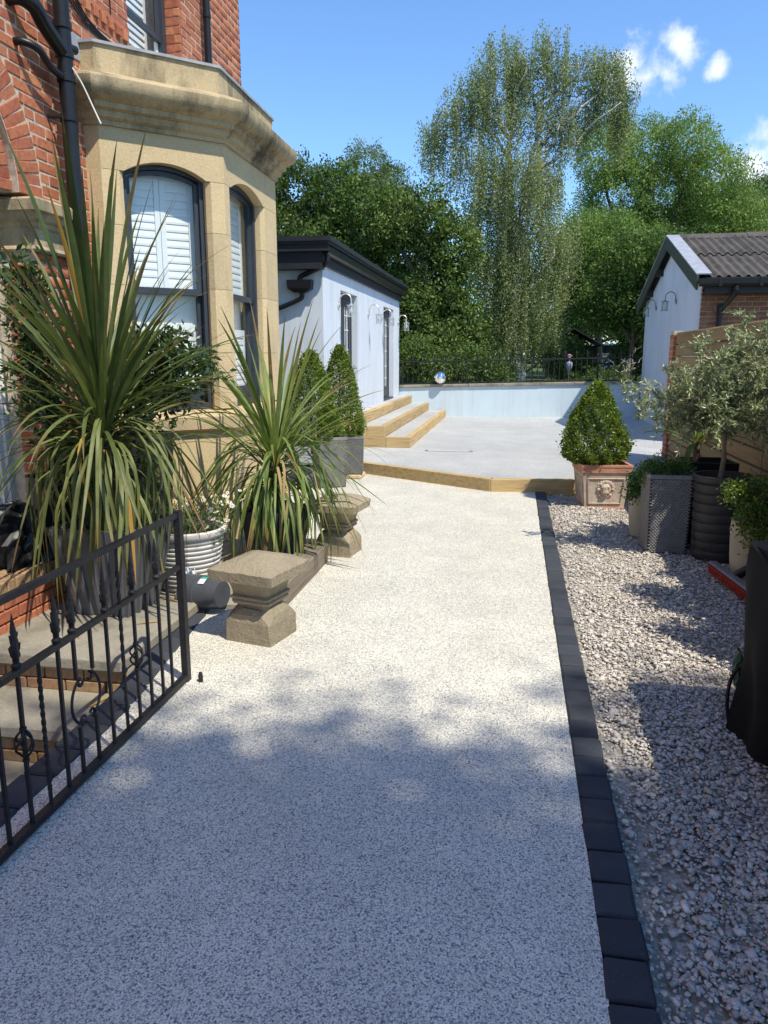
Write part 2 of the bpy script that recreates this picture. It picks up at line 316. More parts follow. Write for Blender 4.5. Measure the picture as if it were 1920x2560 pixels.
def leafm(name, stops, trans=.28, rough=.45, spec=.35, patch=None):
    n = NT(name); t = n.tint(); c = n.ramp(t, stops)
    if 'cordyline' in name:
        al = n.N.new('ShaderNodeAttribute'); al.attribute_name = 'along'; ob = n.N.new('ShaderNodeObjectInfo')
        c = n.mix(n.ramp(n.math('ADD', al.outputs['Fac'], n.math('MULTIPLY', n.math('POWER', ob.outputs['Random'], 4.0), .35)), [(.84,(0,0,0)),(1.0,(.9,.9,.9))]), c, (.20,.115,.045))
        c = n.mix(1.0, c, n.ramp(n.noise(9, 4, .6), [(.3,(.72,.74,.70)),(.7,(1.2,1.18,1.1))]), 'MULTIPLY')
        c = n.mix(n.ramp(n.noise(26, 5, .7), [(.66,(0,0,0)),(.78,(.55,)*3)]), c, (.26,.20,.07))
    if patch: c = n.mix(1.0, c, n.ramp(n.noise(patch, 3), [(.3,(.75,.8,.72)),(.7,(1.2,1.15,1.15))]), 'MULTIPLY')
    n.fin(c, rough, 0, spec)
    tr = n.N.new('ShaderNodeBsdfTranslucent'); n.L.new(n.mix(1.0, c, (1.35,1.5,.7), 'MULTIPLY'), tr.inputs[0])
    m = n.N.new('ShaderNodeMixShader'); m.inputs[0].default_value = trans; n.L.new(n.p.outputs[0], m.inputs[1]); n.L.new(tr.outputs[0], m.inputs[2]); n.L.new(m.outputs[0], n.out.inputs[0]); return n.m
L_DARK = leafm('oak_leaf', [(0,(0.053,0.084,0.025)),(.6,(0.089,0.142,0.036)),(.9,(0.150,0.215,0.054)),(1,(0.260,0.292,0.090))], .28, .55, .2, .7)
L_BIRCH = leafm('birch_leaf', [(0,(0.168,0.207,0.095)),(.5,(0.246,0.280,0.132)),(.85,(0.325,0.347,0.179)),(1,(0.426,0.437,0.246))], .38, .45, .4, .8)
L_PALE = leafm('locust_leaf', [(0,(0.103,0.166,0.045)),(.5,(0.177,0.260,0.071)),(1,(0.290,0.360,0.113))], .35, .5, .3, .5)
L_FAR = leafm('far_leaf', [(0,(.106,.150,.069)),(1,(.188,.237,.112))], .3, .6, .2, .4)
L_BOX = leafm('box_leaf', [(0,(0.054,0.091,0.016)),(.5,(0.110,0.172,0.027)),(.85,(0.188,0.261,0.037)),(1,(0.312,0.343,0.062))], .3, .4, .4, 5)
L_OLIVE = leafm('olive_leaf', [(0,(0.144,0.181,0.090)),(.6,(0.287,0.330,0.168)),(1,(0.597,0.637,0.374))], .15, .45, .4)
L_CAM = leafm('camellia_leaf', [(0,(.020,.042,.012)),(.6,(.040,.075,.018)),(1,(.09,.13,.03))], .2, .3, .5)
L_HERB = leafm('herb_leaf', [(0,(0.042,0.090,0.024)),(.6,(0.084,0.156,0.036)),(1,(0.156,0.228,0.060))], .3, .5, .3)
L_FERN = leafm('fern_leaf', [(0,(.05,.085,.02)),(.6,(.09,.14,.03)),(1,(.16,.2,.05))], .35, .5, .3)
L_CORD = leafm('cordyline_leaf', [(0,(0.053,0.078,0.022)),(.5,(0.092,0.123,0.037)),(1,(0.155,0.181,0.071))], .22, .5, .3)
L_CORDD = leafm('cordyline_leaf_arching_lit', [(0,(0.090,0.105,0.032)),(.5,(0.148,0.168,0.056)),(1,(0.218,0.234,0.098))], .22, .5, .3)  # drooping leaves: sunlight put into a lighter, yellower copy of the leaf colour
L_CORDB = leafm('cordyline_leaf_fresh', [(0,(0.104,0.153,0.040)),(.5,(0.161,0.218,0.061)),(1,(0.264,0.290,0.095))], .25, .48, .3)
L_YEL = leafm('yellowed_leaf', [(0,(.40,.27,.05)),(.5,(.48,.28,.06)),(1,(.33,.19,.07))], .3, .5, .3)
L_DRY = leafm('dry_leaf', [(0,(.30,.22,.10)),(1,(.42,.31,.15))], .2, .7, .2)
GRASS = plain('lawn_ground', (.075,.11,.028), .95, .35, 3, .5, 40); EARTH = plain('bare_earth', (.14,.115,.085), .95, .3, 4, .5, 60)
SANDY = resin('stony_sub_base', [(0,(.40,.35,.28)),(.3,(.33,.285,.225)),(.55,(.46,.41,.34)),(.75,(.28,.245,.195)),(.92,(.58,.52,.44))], 75)

# ------------------------------------------------------------------ setting: ground, driveway, gravel, terrace
def flat(name, poly, z0, z1, mat):
    m = MB().prism(poly, 'z', z0, z1); return tag(m.build(name, mat), kind='structure')
tag(MB().grid(lambda u, v: ((u-.5)*1600, (v-.5)*1600, -.75), 8, 8).build('ground', GRASS), kind='structure')
drive = flat('driveway', [(.288,-3),(.288,9.5),(-.24,9.35),(-2.15,10.6),(-2.75,10.6),(-2.75,6.35),(-1.60,6.3),(-1.60,4.47),(-1.885,4.43),(-1.79,3.6),(-1.705,2.9),(-1.705,-3)], -.3, 0, RESIN)
flat('patio', [(-3.2,4.36),(-1.99,4.36),(-1.99,4.44),(-1.61,4.49),(-1.61,6.31),(-2.76,6.36),(-2.76,10.6),(-3.2,10.6)], -.3, .022, STEPST)
flat('gravel_bed', [(.412,-3),(2.22,-3),(2.22,9.6),(.412,9.45)], -.3, -.045, SANDY)
flat('terrace', [(-2.06,10.40),(-.24,9.20),(.75,9.33),(2.2,9.40),(2.2,11.4),(2.98,11.4),(2.98,19.2),(-2.78,18.6),(-2.78,10.85)], -.2, .15, RESIN2)
flat('garden_bank', [(-60,18.75),(-2.8,18.62),(3.0,19.22),(60,20),(90,140),(-90,140)], -.6, .80, GRASS)
flat('yard_ground', [(2.24,-3),(14,-3),(14,19.1),(3.0,19.1),(3.0,11.3),(2.24,11.3)], -.5, -.02, EARTH)
def gravel():
    n0 = 84000; xs = rng.uniform(.418, 1.95, n0); d = rng.random(n0); ys = 1.2 + 8.1*d**1.55
    # thin strip of bare sub-base along the kerb near the camera
    edge = .45 + .20*np.clip((3.6-ys)/2.0, 0, 1)*(.65+.35*np.sin(ys*9)+.25*np.sin(ys*23))
    keep = (xs > edge) | (rng.random(n0) < .22); xs, ys = xs[keep], ys[keep]; n = len(xs)
    L = rng.gamma(3.8, .0036, n).clip(.0075, .055)
    dims = np.stack([L*.5, L*rng.uniform(.55, .85, n)*.5, L*rng.uniform(.18, .38, n)*.5], 1)
    cube = np.array([(-1,-1,-1),(1,-1,-1),(1,1,-1),(-1,1,-1),(-1,-1,1),(1,-1,1),(1,1,1),(-1,1,1)], float)
    V = cube[None]*(1+rng.uniform(-.38, .25, (n, 8, 3)))*dims[:, None, :]
    top = V[:, 4:, :2]*rng.uniform(.5, .95, (n, 1, 1)); V[:, 4:, :2] = top
    a = rng.uniform(0, 6.283, n); t = rng.normal(0, .22, n); b = rng.normal(0, .22, n)
    def rot(V, ang, i, j):
        c, s = np.cos(ang)[:, None], np.sin(ang)[:, None]; x, y = V[..., i].copy(), V[..., j].copy(); V[..., i] = c*x-s*y; V[..., j] = s*x+c*y
    rot(V, t, 0, 2); rot(V, b, 1, 2); rot(V, a, 0, 1)
    z = -.040 + rng.random(n)**1.5*.014 + dims[:, 2]*.6 + .010*np.sin(xs*5+ys*3.1)*np.sin(ys*4.3)
    V += np.stack([xs, ys, z], 1)[:, None, :]
    q = np.array([(0,3,2,1),(4,5,6,7),(0,1,5,4),(1,2,6,5),(2,3,7,6),(3,0,4,7)])
    F = (q[None]+(np.arange(n)*8)[:, None, None]).reshape(-1, 4)
    nt = NT('gravel_stone'); tt = nt.tint()
    c = nt.ramp(tt, [(0,(.36,.33,.295)),(.25,(.50,.46,.41)),(.5,(.60,.545,.475)),(.72,(.68,.61,.525)),(.9,(.46,.42,.39)),(.95,(.60,.48,.32)),(1,(.80,.76,.69))])
    c = nt.mix(1.0, c, nt.ramp(nt.noise(160, 4), [(.3,(.8,)*3),(.7,(1.15,)*3)]), 'MULTIPLY'); g = nt.fin(c, .85, 0, .25)
    me = npmesh('gravel_stones', V, F, g, np.repeat(rng.random(n), 6))
    tag(inst('gravel_stones', me, I4), 'loose grey and buff stone chippings beside the charcoal kerb', 'gravel', kind='stuff')
gravel()
# kerb blocks
def block_mesh(name, lx, ly, lz, mat, b=.006, jit=.003, n=5):
    out = []
    for i in range(n):
        m = MB().cbox(-lx/2, lx/2, -ly/2, ly/2, -lz/2, lz/2, b)
        m.v = [(x+R.uniform(-jit,jit), y+R.uniform(-jit,jit), z+R.uniform(-jit,jit)*.4) for x, y, z in m.v]; out.append(m.mesh(name, mat))
    return out
kb = thing('block_kerb', 'long row of charcoal concrete blocks edging the driveway beside the gravel', 'kerb', (.348,5,0))
km = block_mesh('kerb_block', .124, .1465, .12, KERB, .010, .003)
y = -1.0
while y < 9.28:
    inst('kerb_block', R.choice(km), T(.348+R.uniform(-.003,.003), y, -.052+R.uniform(-.002,.003)) @ RZ(R.uniform(-.012,.012)), kb); y += .1545
ke = thing('block_edging', 'charcoal block edging beside the stone steps behind the iron gate', 'edging', (-1.775,3,0))
em = block_mesh('edging_block', .142, .2, .12, KERB, .008, .003)
path = bez([(-1.777,-1,0),(-1.777,1.5,0),(-1.778,2.9,0),(-1.85,3.55,0),(-1.935,4.28,0)], 60)
acc = 0; prev = path[0]
for a, b in zip(path, path[1:]):
    acc += (b-a).length
    if acc >= .206:
        acc = 0; t = b-prev if (b-prev).length > .01 else b-a
        inst('edging_block', R.choice(em), T(b.x, b.y, -.05+R.uniform(-.002,.003)) @ RZ(math.atan2(t.y, t.x)-math.pi/2), ke); prev = b
# terrace sleepers
se = thing('sleeper_edging', 'new pale timber sleepers forming the raised front edge of the terrace', 'edging', (-.24,9.2,0))
def sleeper(p, q, z0, z1, w, mat, parent, name='sleeper', e=.004):
    p, q = Vector(p), Vector(q); d = q-p; L = d.length; m = MB().cbox(0, L-e, 0, w, z0, z1, .006)
    nseg = 1; return m.build(name, mat, parent, M=T(p.x, p.y, 0) @ RZ(math.atan2(d.y, d.x)))
sleeper((-2.12,10.33), (-.245,9.105), -.1, .153, .095, SLEEPX, se); sleeper((-.24,9.105), (.95,9.225), -.1, .153, .095, SLEEPX, se); sleeper((.955,9.226), (2.19,9.29), -.1, .153, .095, SLEEPX, se)
# timber steps up to the garden room
ts = thing('timber_steps', 'three timber sleeper steps with pale resin treads below the garden room doors', 'steps', (-2.1,15,.15))
for i, (x, z) in enumerate(((-1.62,.32),(-2.035,.49),(-2.45,.66))):
    y0 = 12.09 + .0*i + (.02 if i == 2 else .0) + i*.004; zb = z-.172
    for a, b in ((y0+.1, 15.6), (15.605, 18.62)):
        MB().cbox(x-.1, x, a, b, zb, z, .007).build('sleeper', SLEEPY, ts)
    for a, b in ((-2.745, x-.3),(x-.296, x)) if i else ((-2.745,-2.02),(-2.016, x)):
        MB().cbox(a, b, y0, y0+.098, zb+.0015, z+.0015, .007).build('sleeper', SLEEPX, ts)
    MB().box(-2.745, x-.103, y0+.1, 18.58, zb, z-.008).build('tread', RESIN2, ts)
# inspection cover set in the terrace
ic = thing('inspection_cover', 'flush access cover with two lifting slots in the pale terrace', 'cover', (-1.0,11.75,.15))
dk = plain('dark_slot', (.16,.165,.17), .7, .2, 20, 0)
for x in (-1.32, -.62): MB().box(x-.012, x+.012, 11.76, 11.86, .1505, .155).build('lifting_slot', dk, ic); MB().box(x-.028, x+.028, 11.745, 11.765, .1505, .1555).build('lifting_slot', dk, ic)
MB().box(-1.32, -.62, 11.70, 11.708, .1505, .1545).build('frame_edge', dk, ic)

# ------------------------------------------------------------------ brick house
def sweep(path, prof, mat, name, parent, smooth=None, z=0):
    P = [Vector(p) for p in path]; nrm = []
    for a, b in zip(P, P[1:]): d = (b-a).normalized(); nrm.append(Vector((d.y, -d.x)))
    off = []
    for i in range(len(P)):
        if i == 0: off.append(nrm[0])
        elif i == len(P)-1: off.append(nrm[-1])
        else: s = nrm[i-1]+nrm[i]; off.append(s/(1+nrm[i-1].dot(nrm[i])))
    secs = [[(p.x+o.x*e, p.y+o.y*e, zz+z) for e, zz in prof] for p, o in zip(P, off)]
    return MB().loft(secs).build(name, mat, parent, smooth)
HX = -3.2
house = thing('brick_house', 'red brick house with a sandstone bay window and black downpipes', 'house', (HX,6,0))
MB().box(HX-5, HX-.0045, -3, 3.07, -.7, 7.5).build('wall', RED, house)
wl = MB()      # mortar bed behind the bricks, leaving openings
wl.box(HX-.30, HX-.0045, 4.87, 5.62, -.7, 2.64); wl.box(HX-.30, HX-.0045, 3.07, 5.62, 3.80, 7.5)
wl.box(HX-.28, HX-.0045, 5.62, 9.10, 3.40, 4.06); wl.box(HX-.30, HX-.0045, 5.62, 6.41, 4.06, 7.5); wl.box(HX-.30, HX-.0045, 7.46, 9.10, 4.06, 7.5)
wl.box(HX-.30, HX-.0045, 8.42, 9.10, -.7, 3.40); wl.box(HX-5, HX-.31, 8.95, 9.095, -.7, 7.5)
YC, ZC, RI, RO = 3.92, 2.64, .85, 1.105
arc = [(YC+RI*math.cos(t), ZC+RI*math.sin(t)) for t in np.linspace(0, math.pi, 28)]
wl.prism([(5.62, ZC)] + arc + [(3.065, ZC),(3.065,3.80),(5.62,3.80)], 'x', HX-.30, HX-.0045)
wl.build('wall', MORTAR, house)
bm_ = block_mesh('brick', .06, .215, .065, RED, .005, .002, 6)
places = []
def clear(z0, z1):
    z = (z0+z1)/2; iv = [(4.35, 9.115)]; cut = []
    if z < 3.86: cut.append((5.615, 8.42))
    if z > 4.06: cut.append((6.415, 7.45))
    if z < ZC: cut.append((-9, 4.875))
    elif z < ZC+RO: w = math.sqrt(RO*RO-(z-ZC)**2); cut.append((-9, YC+w+.008))
    if 4.075 < z < 4.17: cut.append((-9, 6.42))
    for a, b in cut:
        nv = []
        for p, q in iv:
            if a > p: nv.append((p, min(q, a)))
            if b < q: nv.append((max(p, b), q))
        iv = [(p, q) for p, q in nv if q-p > .03]
    return iv
k = 0
while True:
    z0 = .03 + k*.0755
    if z0 > 6.3: break
    for p, q in clear(z0, z0+.065):
        yy = 4.0 - (.113 if k % 2 else 0); h = 0
        while yy < q:
            ln = .215
            a, b = max(yy, p), min(yy+ln, q); yy += ln+.0105
            if b-a > .025: places.append(((a+b)/2, z0+.0325, b-a))
    k += 1
def visible_size(p):
    y, z, l = p; d = math.hypot(y, HX); s = 1/(HX*HX+y*y)
    front = (z > 2.3 and y < 5.62) or z > 3.9
    return -s if front and z < 4.4 + .28*y/3 else 1
places.sort(key=visible_size)
for y, z, l in places[:300]:
    inst('brick', R.choice(bm_), T(HX-.030+R.uniform(-.003,.003), y, z) @ RX(R.uniform(-.008,.008)) @ S(1, l/.215, 1), house)
def merge_bricks(name, Ms, me, mat, parent):
    v0 = np.array([tuple(v.co) for v in me.vertices]); tris = [tuple(p.vertices) for p in me.polygons]
    quads = np.array([t if len(t) == 4 else (t[0], t[1], t[2], t[2]) for t in tris if len(t) == 4]); tri = np.array([t for t in tris if len(t) == 3])
    V = np.concatenate([(v0 @ np.array(M.to_3x3()).T + np.array(M.translation)) for M in Ms]); n = len(Ms)
    F = np.concatenate([np.concatenate([quads[:, [0,1,2]], quads[:, [0,2,3]], tri])+i*len(v0) for i in range(n)])
    o = inst(name, npmesh(name, V, F, mat, np.repeat(rng.random(n), len(quads)*2+len(tri))), I4, parent); o['kind'] = 'stuff'; return o
merge_bricks('brick_courses', [T(HX-.030+R.uniform(-.003,.003), y, z) @ S(1, l/.215, 1) for y, z, l in places[300:]], bm_[0], RED, house)
# dentil course at sill level
dm = block_mesh('dentil', .05, .062, .07, RED, .004, .001, 3)
MB().box(HX-.02, HX+.004, 4.35, 6.42, 4.168, 4.20).build('string_course', RED, house); MB().box(HX-.02, HX-.002, 4.35, 6.42, 4.06, 4.168).build('dentil_recess', BROWN, house)
for i in range(18): inst('dentil', R.choice(dm), T(HX-.004, 4.42+i*.113, 4.128), house)
# arch voussoirs and soffit
vm = block_mesh('voussoir', .06, .243, .068, RED, .005, .002, 4)
for i in range(19):
    t = (i+.5)*.0735*.98
    if YC+RO*math.cos(t) < 4.25: continue
    inst('voussoir', R.choice(vm), T(HX-.030+R.uniform(-.003,.003), YC+(RI+.127)*math.cos(t), ZC+(RI+.127)*math.sin(t)) @ RX(t) , house)
for i in range(15):
    t = (i+.5)*.0735*1.25
    if YC+RI*math.cos(t) < 4.2: continue
    inst('voussoir', R.choice(vm), T(HX-.075+R.uniform(-.003,.003), YC+(RI-.128)*math.cos(t), ZC+(RI-.128)*math.sin(t)) @ RX(t) , house)
MB().prism([(YC+(RI+.004)*math.cos(t), ZC+(RI+.004)*math.sin(t)) for t in np.linspace(0, math.pi, 28)]+[(YC+(RI-.24)*math.cos(t), ZC+(RI-.24)*math.sin(t)) for t in np.linspace(math.pi, 0, 28)], 'x', HX-.30, HX-.055).build('arch_bed', MORTAR, house)
sw = MB()
for i in range(24):
    t0, t1 = i*math.pi/24, (i+1)*math.pi/24
    sw.add([(x, YC+r*math.cos(t), ZC+r*math.sin(t)) for t in (t0, t1) for x, r in ((HX-.05, RI-.244), (HX-.055, RI-.25), (HX-.06, RI-.25), (HX-.45, RI-.25))], [(0,1,5,4),(1,2,6,5),(2,3,7,6)])
sw.build('arch_soffit', RED, house, 40)
# jamb bricks facing the camera
for k in range(34):
    z = .03+.0325+k*.0755
    if z > 2.25: break
    inst('jamb_brick', R.choice(bm_), T(HX-.118-(.0 if k%2 else .0), 4.895, z) @ RZ(math.pi/2) @ S(1, 1.02, 1), house)
MB().box(HX-.30, HX-.232, 4.878, 5.2, -.7, 2.3).build('jamb', MORTAR, house)
# pier capital
cp = [(-9+5.62,4.87),(HX,4.87),(HX,5.33)]
cpth = [(HX-.45,4.872),(HX+.012,4.872),(HX+.012,5.30)]
sweep(cpth, [(-.1,2.285),(.028,2.285),(.036,2.30),(.028,2.318),(.014,2.325),(.014,2.43),(.03,2.445),(.035,2.47),(.06,2.485),(.075,2.52),(.10,2.535),(.105,2.60),(.09,2.615),(-.1,2.63)], SANDG, 'pier_capital', house, 30)
# front door with white frame in the porch
dr = MB(); dr.box(HX-.62, HX-.55, 3.1, 4.72, .1, 2.35); dr.build('door', WHITE, house)
fr = MB()
for i, (d, w) in enumerate(((0,.05),(.025,.045),(.045,.04))): fr.box(HX-.52+d*1.2, HX-.36+d, 4.73+.045*i, 4.775+.045*i, .05, 2.3)
fr.box(HX-.54, HX-.34, 3.1, 4.73, 2.3, 2.42); fr.build('door_frame', WHITE, house)
MB().box(HX-.75, HX-.62, 2.9, 5.0, -.2, 4.0).build('porch_wall', RED, house); MB().box(HX-.75, HX-.01, 2.9, 4.87, -.7, .22).build('door_step', STEPST, house)

# bay window
bay = MB().prism([(-3.19,5.72),(-3.0,5.74),(-2.52,6.33),(-2.52,7.6),(-3.0,8.2),(-3.19,8.2)], 'z', -.3, .98).build('bay_window', SAND, house)
tag(bay, 'canted sandstone bay window with dark sash frames')
BP = [(HX-.02,5.614),(-3.084,5.614),(-2.375,6.27),(-2.375,7.65),(-3.05,8.33),(HX-.02,8.33)]
def facet(P, Q):
    P, Q = Vector(P), Vector(Q); t = (Q-P).normalized(); L = (Q-P).length
    return Matrix(((t.x,-t.y,0,P.x),(t.y,t.x,0,P.y),(0,0,1,0),(0,0,0,1))), L
Z1, Z2, ZT, ZS = 2.97, 3.065, 3.31, 1.16
def arcpts(u0, u1, z1, z2, n=16):
    c = (u1-u0)/2; h = z2-z1; r = (c*c+h*h)/(2*h); m = (u0+u1)/2; a = math.asin(c/r)
    return [(m+r*math.sin(t), z2-r+r*math.cos(t)) for t in np.linspace(-a, a, n)]
def bay_facet(P, Q, u0, u1, win=True):
    M, L = facet(P, Q); D_ = .24
    if not win:
        m = MB(); m.M = M; m.box(0, L, 0, D_, .98, ZT); m.build('pier', SAND, bay); return M, L
    for a, b, s in ((.0, u0, 1), (u1, L, -1)):
        m = MB(); m.M = M; c = .035
        poly = [(a,.0),(b-c,.0),(b,c),(b,D_),(a,D_)] if s > 0 else [(a,c),(a+c,0),(b,0),(b,D_),(a,D_)]
        hs = [ZS, ZS+.47, ZS+.98, ZS+1.42, Z1]
        for za, zb in zip(hs, hs[1:]):
            m = MB(); m.M = M; m.prism(poly, 'z', za+.0015, zb-.0015); m.build('pier_block', SAND, bay)
        m = MB(); m.M = M; ins = .006; m.box(a+ins, b-ins, ins+.03, D_-ins, ZS, Z1); m.build('pier_core', MORTAR, bay)
    m = MB(); m.M = M
    m.prism([(0,Z1+.002),(u0,Z1+.002)] + arcpts(u0, u1, Z1, Z2) + [(u1,Z1+.002),(L,Z1+.002),(L,ZT),(0,ZT)], 'y', 0, D_); m.build('lintel', SAND, bay)
    # dark sash frame
    fy = .085; w = .055
    def ring(u0, u1, zb, z1, z2, w, wb, y0, y1, name, par):
        mm = MB(); mm.M = M
        mm.box(u0, u0+w, y0, y1, zb+wb, z1); mm.box(u1-w, u1, y0, y1, zb+wb, z1); mm.box(u0, u1, y0, y1, zb, zb+wb)
        o = arcpts(u0, u1, z1, z2); i = arcpts(u0+w, u1-w, z1, z2-w)
        mm.prism([(u0,z1)]+o[1:-1]+[(u1,z1),(u1-w,z1)]+i[::-1][1:-1]+[(u0+w,z1)], 'y', y0, y1)
        return mm.build(name, DARKP, par)
    ring(u0, u1, ZS, Z1-.0, Z2, .035, .05, fy, fy+.10, 'sash_box', bay)
    ring(u0+.035, u1-.035, 2.09, Z1-.02, Z2-.037, .034, .05, fy+.028, fy+.062, 'upper_sash', bay)
    mm = MB(); mm.M = M; a, b = u0+.035, u1-.035; y0, y1 = fy+.066, fy+.10
    mm.box(a, a+.034, y0, y1, ZS+.16, 2.10); mm.box(b-.034, b, y0, y1, ZS+.16, 2.10); mm.box(a, b, y0, y1, ZS+.05, ZS+.165); mm.box(a, b, y0, y1, 2.10, 2.145); mm.build('lower_sash', DARKP, bay)
    mm = MB(); mm.M = M; mm.add([(a+.02,fy+.045,2.12),(b-.02,fy+.045,2.12)] + [(p[0],fy+.045,p[1]) for p in arcpts(a+.02, b-.02, Z1-.03, Z2-.055)][::-1], [tuple(range(18))]); mm.build('pane', GLASS, bay)
    mm = MB(); mm.M = M; mm.add([(a+.02,fy+.083,ZS+.12),(b-.02,fy+.083,ZS+.12),(b-.02,fy+.083,2.12),(a+.02,fy+.083,2.12)], [(0,1,2,3)]); mm.build('pane', GLASS, bay)
    return M, L
slat_cache = {}
def shutter(M, u0, u1, z0, z1, yd, label, tilt=.42, arch=None):
    w = u1-u0; c = M @ Vector(((u0+u1)/2, yd, z0)); st = .042
    t = thing('window_shutter', label, 'shutter', tuple(c), 'white louvred shutters')
    B = M @ T(u0, yd, z0)
    m = MB(); h = z1-z0
    for a, b in ((0, st), (w-st, w)): m.box(a, b, 0, .026, 0, h)
    m.box(st, w-st, .001, .025, 0, .07); m.box(st, w-st, .001, .025, h-.07, h); m.build('shutter_frame', SHUT, t, M=B)
    key = round(w, 3)
    if key not in slat_cache:
        s = MB(); L2 = w-2*st-.004; s.loft([[(x, -.034, -.002),(x,-.018,-.0055),(x,.018,-.0055),(x,.034,-.002),(x,.034,.002),(x,.018,.0055),(x,-.018,.0055),(x,-.034,.002)] for x in (0, L2)]); slat_cache[key] = s.mesh('slat', SHUT)
    n = int((h-.14)/.058); g = (h-.14)/n
    for i in range(n): inst('slat', slat_cache[key], B @ T(st+.002, .013, .07+g*(i+.5)) @ RX(math.pi/2*(1-tilt)*1.0), t)
    return t
bay_facet(BP[0], BP[1], 0, 0, False)
U1 = (.165, .815); M1, L1 = bay_facet(BP[1], BP[2], *U1)
U2 = (.14, .98); M2, L2 = bay_facet(BP[2], BP[3], *U2)
bay_facet(BP[3], BP[4], .165, .80); bay_facet(BP[4], BP[5], 0, 0, False)
BPO = BP
sweep(BPO, [(-.2,.98),(.02,.98),(.055,1.0),(.06,1.10),(.03,1.145),(-.2,1.165)], SAND, 'window_sill', bay, 30)
sweep(BPO, [(-.2,.42),(0.0,.42),(0.0,.985),(-.2,.985)], SAND, 'apron', bay)
sweep(BPO, [(-.2,-.2),(.05,-.2),(.05,.34),(.03,.40),(.0,.425),(-.2,.425)], SAND, 'plinth', bay, 30)
sweep(BPO, [(-.2,3.27),(.022,3.27),(.022,3.30),(.05,3.32),(.062,3.345),(.062,3.36),(.10,3.372),(.105,3.405),(.135,3.42),(.17,3.44),(.19,3.47),(.205,3.50),(.205,3.545),(.19,3.56),(.02,3.63),(-.2,3.63)], SANDG, 'cornice', bay, 28)
sweep(BPO, [(-.2,3.62),(-.012,3.62),(-.012,3.825),(-.2,3.825)], SANDG, 'blocking_course', bay)
sweep(BPO, [(-.22,3.822),(.006,3.822),(.006,3.842),(-.22,3.86)], LEAD, 'lead_capping', bay)
MB().prism([(HX+.002,5.76),(-3.0,5.80),(-2.55,6.35),(-2.55,7.55),(-3.0,8.15),(HX+.002,8.15)], 'z', 3.80, 3.872).build('lead_roof', LEAD, bay)
MB().prism([(5.50,3.70),(5.62,3.70),(5.86,3.862),(5.50,3.86)], 'x', HX, HX+.006).build('lead_flashing', LEAD, bay)
MB().cbox(HX, HX+.16, 7.86, 8.02, 3.86, 4.02, .01).build('lead_hopper', LEAD, bay)
nm = {0: 'left', 1: 'right'}
for z0, z1, tl, vert in ((1.25,1.86,.12,'lower'),(2.10,3.05,.10,'upper')):
    um = (U1[0]+U1[1])/2
    for i, (a, b) in enumerate(((U1[0]+.05, um-.002),(um+.002, U1[1]-.05))):
        shutter(M1, a, b, z0-(.02 if vert == 'lower' else 0), z1-(.02 if vert == 'upper' else 0), .205, f'white louvred shutter, {vert} {nm[i]} panel behind the angled bay sash facing the gate', tl)
    um = (U2[0]+U2[1])/2
    for i, (a, b) in enumerate(((U2[0]+.05, um-.002),(um+.002, U2[1]-.05))):
        shutter(M2, a, b, z0, z1-.02, .205, f'white louvred shutter, {vert} {("near","far")[i]} panel behind the bay sash facing the driveway', tl)
for MM, U in ((M1, U1), (M2, U2)):
    m = MB(); m.M = MM; m.box(U[0]-.05, U[1]+.05, .25, .26, 1.1, 3.2); m.build('inner_blind', WHITE, bay)
# upper sash window
uw = MB(); X0 = HX-.16
uw.box(X0-.06, X0+.02, 6.42, 6.49, 4.08, 6.4); uw.box(X0-.06, X0+.02, 7.38, 7.45, 4.08, 6.4); uw.box(X0-.06, X0+.02, 6.49, 7.38, 4.06, 4.14)
uw = uw.build('window', DARKP, house)
m = MB(); m.box(X0-.03, X0+.0, 6.49, 7.38, 4.46, 4.51); m.box(X0-.03, X0, 6.49, 6.535, 4.51, 6.4); m.box(X0-.03, X0, 7.335, 7.38, 4.51, 6.4); m.build('upper_sash', DARKP, uw)
m = MB(); m.box(X0-.055, X0-.032, 6.49, 7.38, 4.14, 4.20); m.box(X0-.055, X0-.032, 6.49, 6.53, 4.20, 4.46); m.box(X0-.055, X0-.032, 7.34, 7.38, 4.20, 4.46); m.build('lower_sash', WHITE, uw)
MB().add([(X0-.04,6.5,4.15),(X0-.04,7.37,4.15),(X0-.04,7.37,6.4),(X0-.04,6.5,6.4)], [(0,1,2,3)]).build('pane', GLASS, uw)
m = MB(); m.prism([(HX-.14,4.06),(HX-.14,4.12),(HX+.05,4.075),(HX+.05,3.99),(HX-.02,3.98)], 'y', 6.39, 7.44); m.build('stone_sill', SAND, uw)
for k in range(30): # bullnose reveal bricks
    z = .03+k*.0755+.0325+4*.0+3.999
    if z > 6.3: break
    MB().prism([(HX-.15,7.452),(HX-.02,7.452),(HX-.006,7.458),(HX+.002,7.475),(HX+.002,7.50),(HX-.15,7.50)], 'z', z-.0325, z+.0325).build('reveal_brick', RED, house, 60)
MU, _ = facet((X0-.13, 6.49), (X0-.13, 7.38))
for i, (a, b) in enumerate(((.02,.44),(.45,.87))): shutter(MU, a, b, 4.15, 5.2, .0, f'white louvred shutter, {("near","far")[i]} panel in the upstairs sash window', .2)
MB().box(X0-.5, X0-.48, 6.2, 7.7, 3.9, 6.6).build('room_wall', ROOM, house)
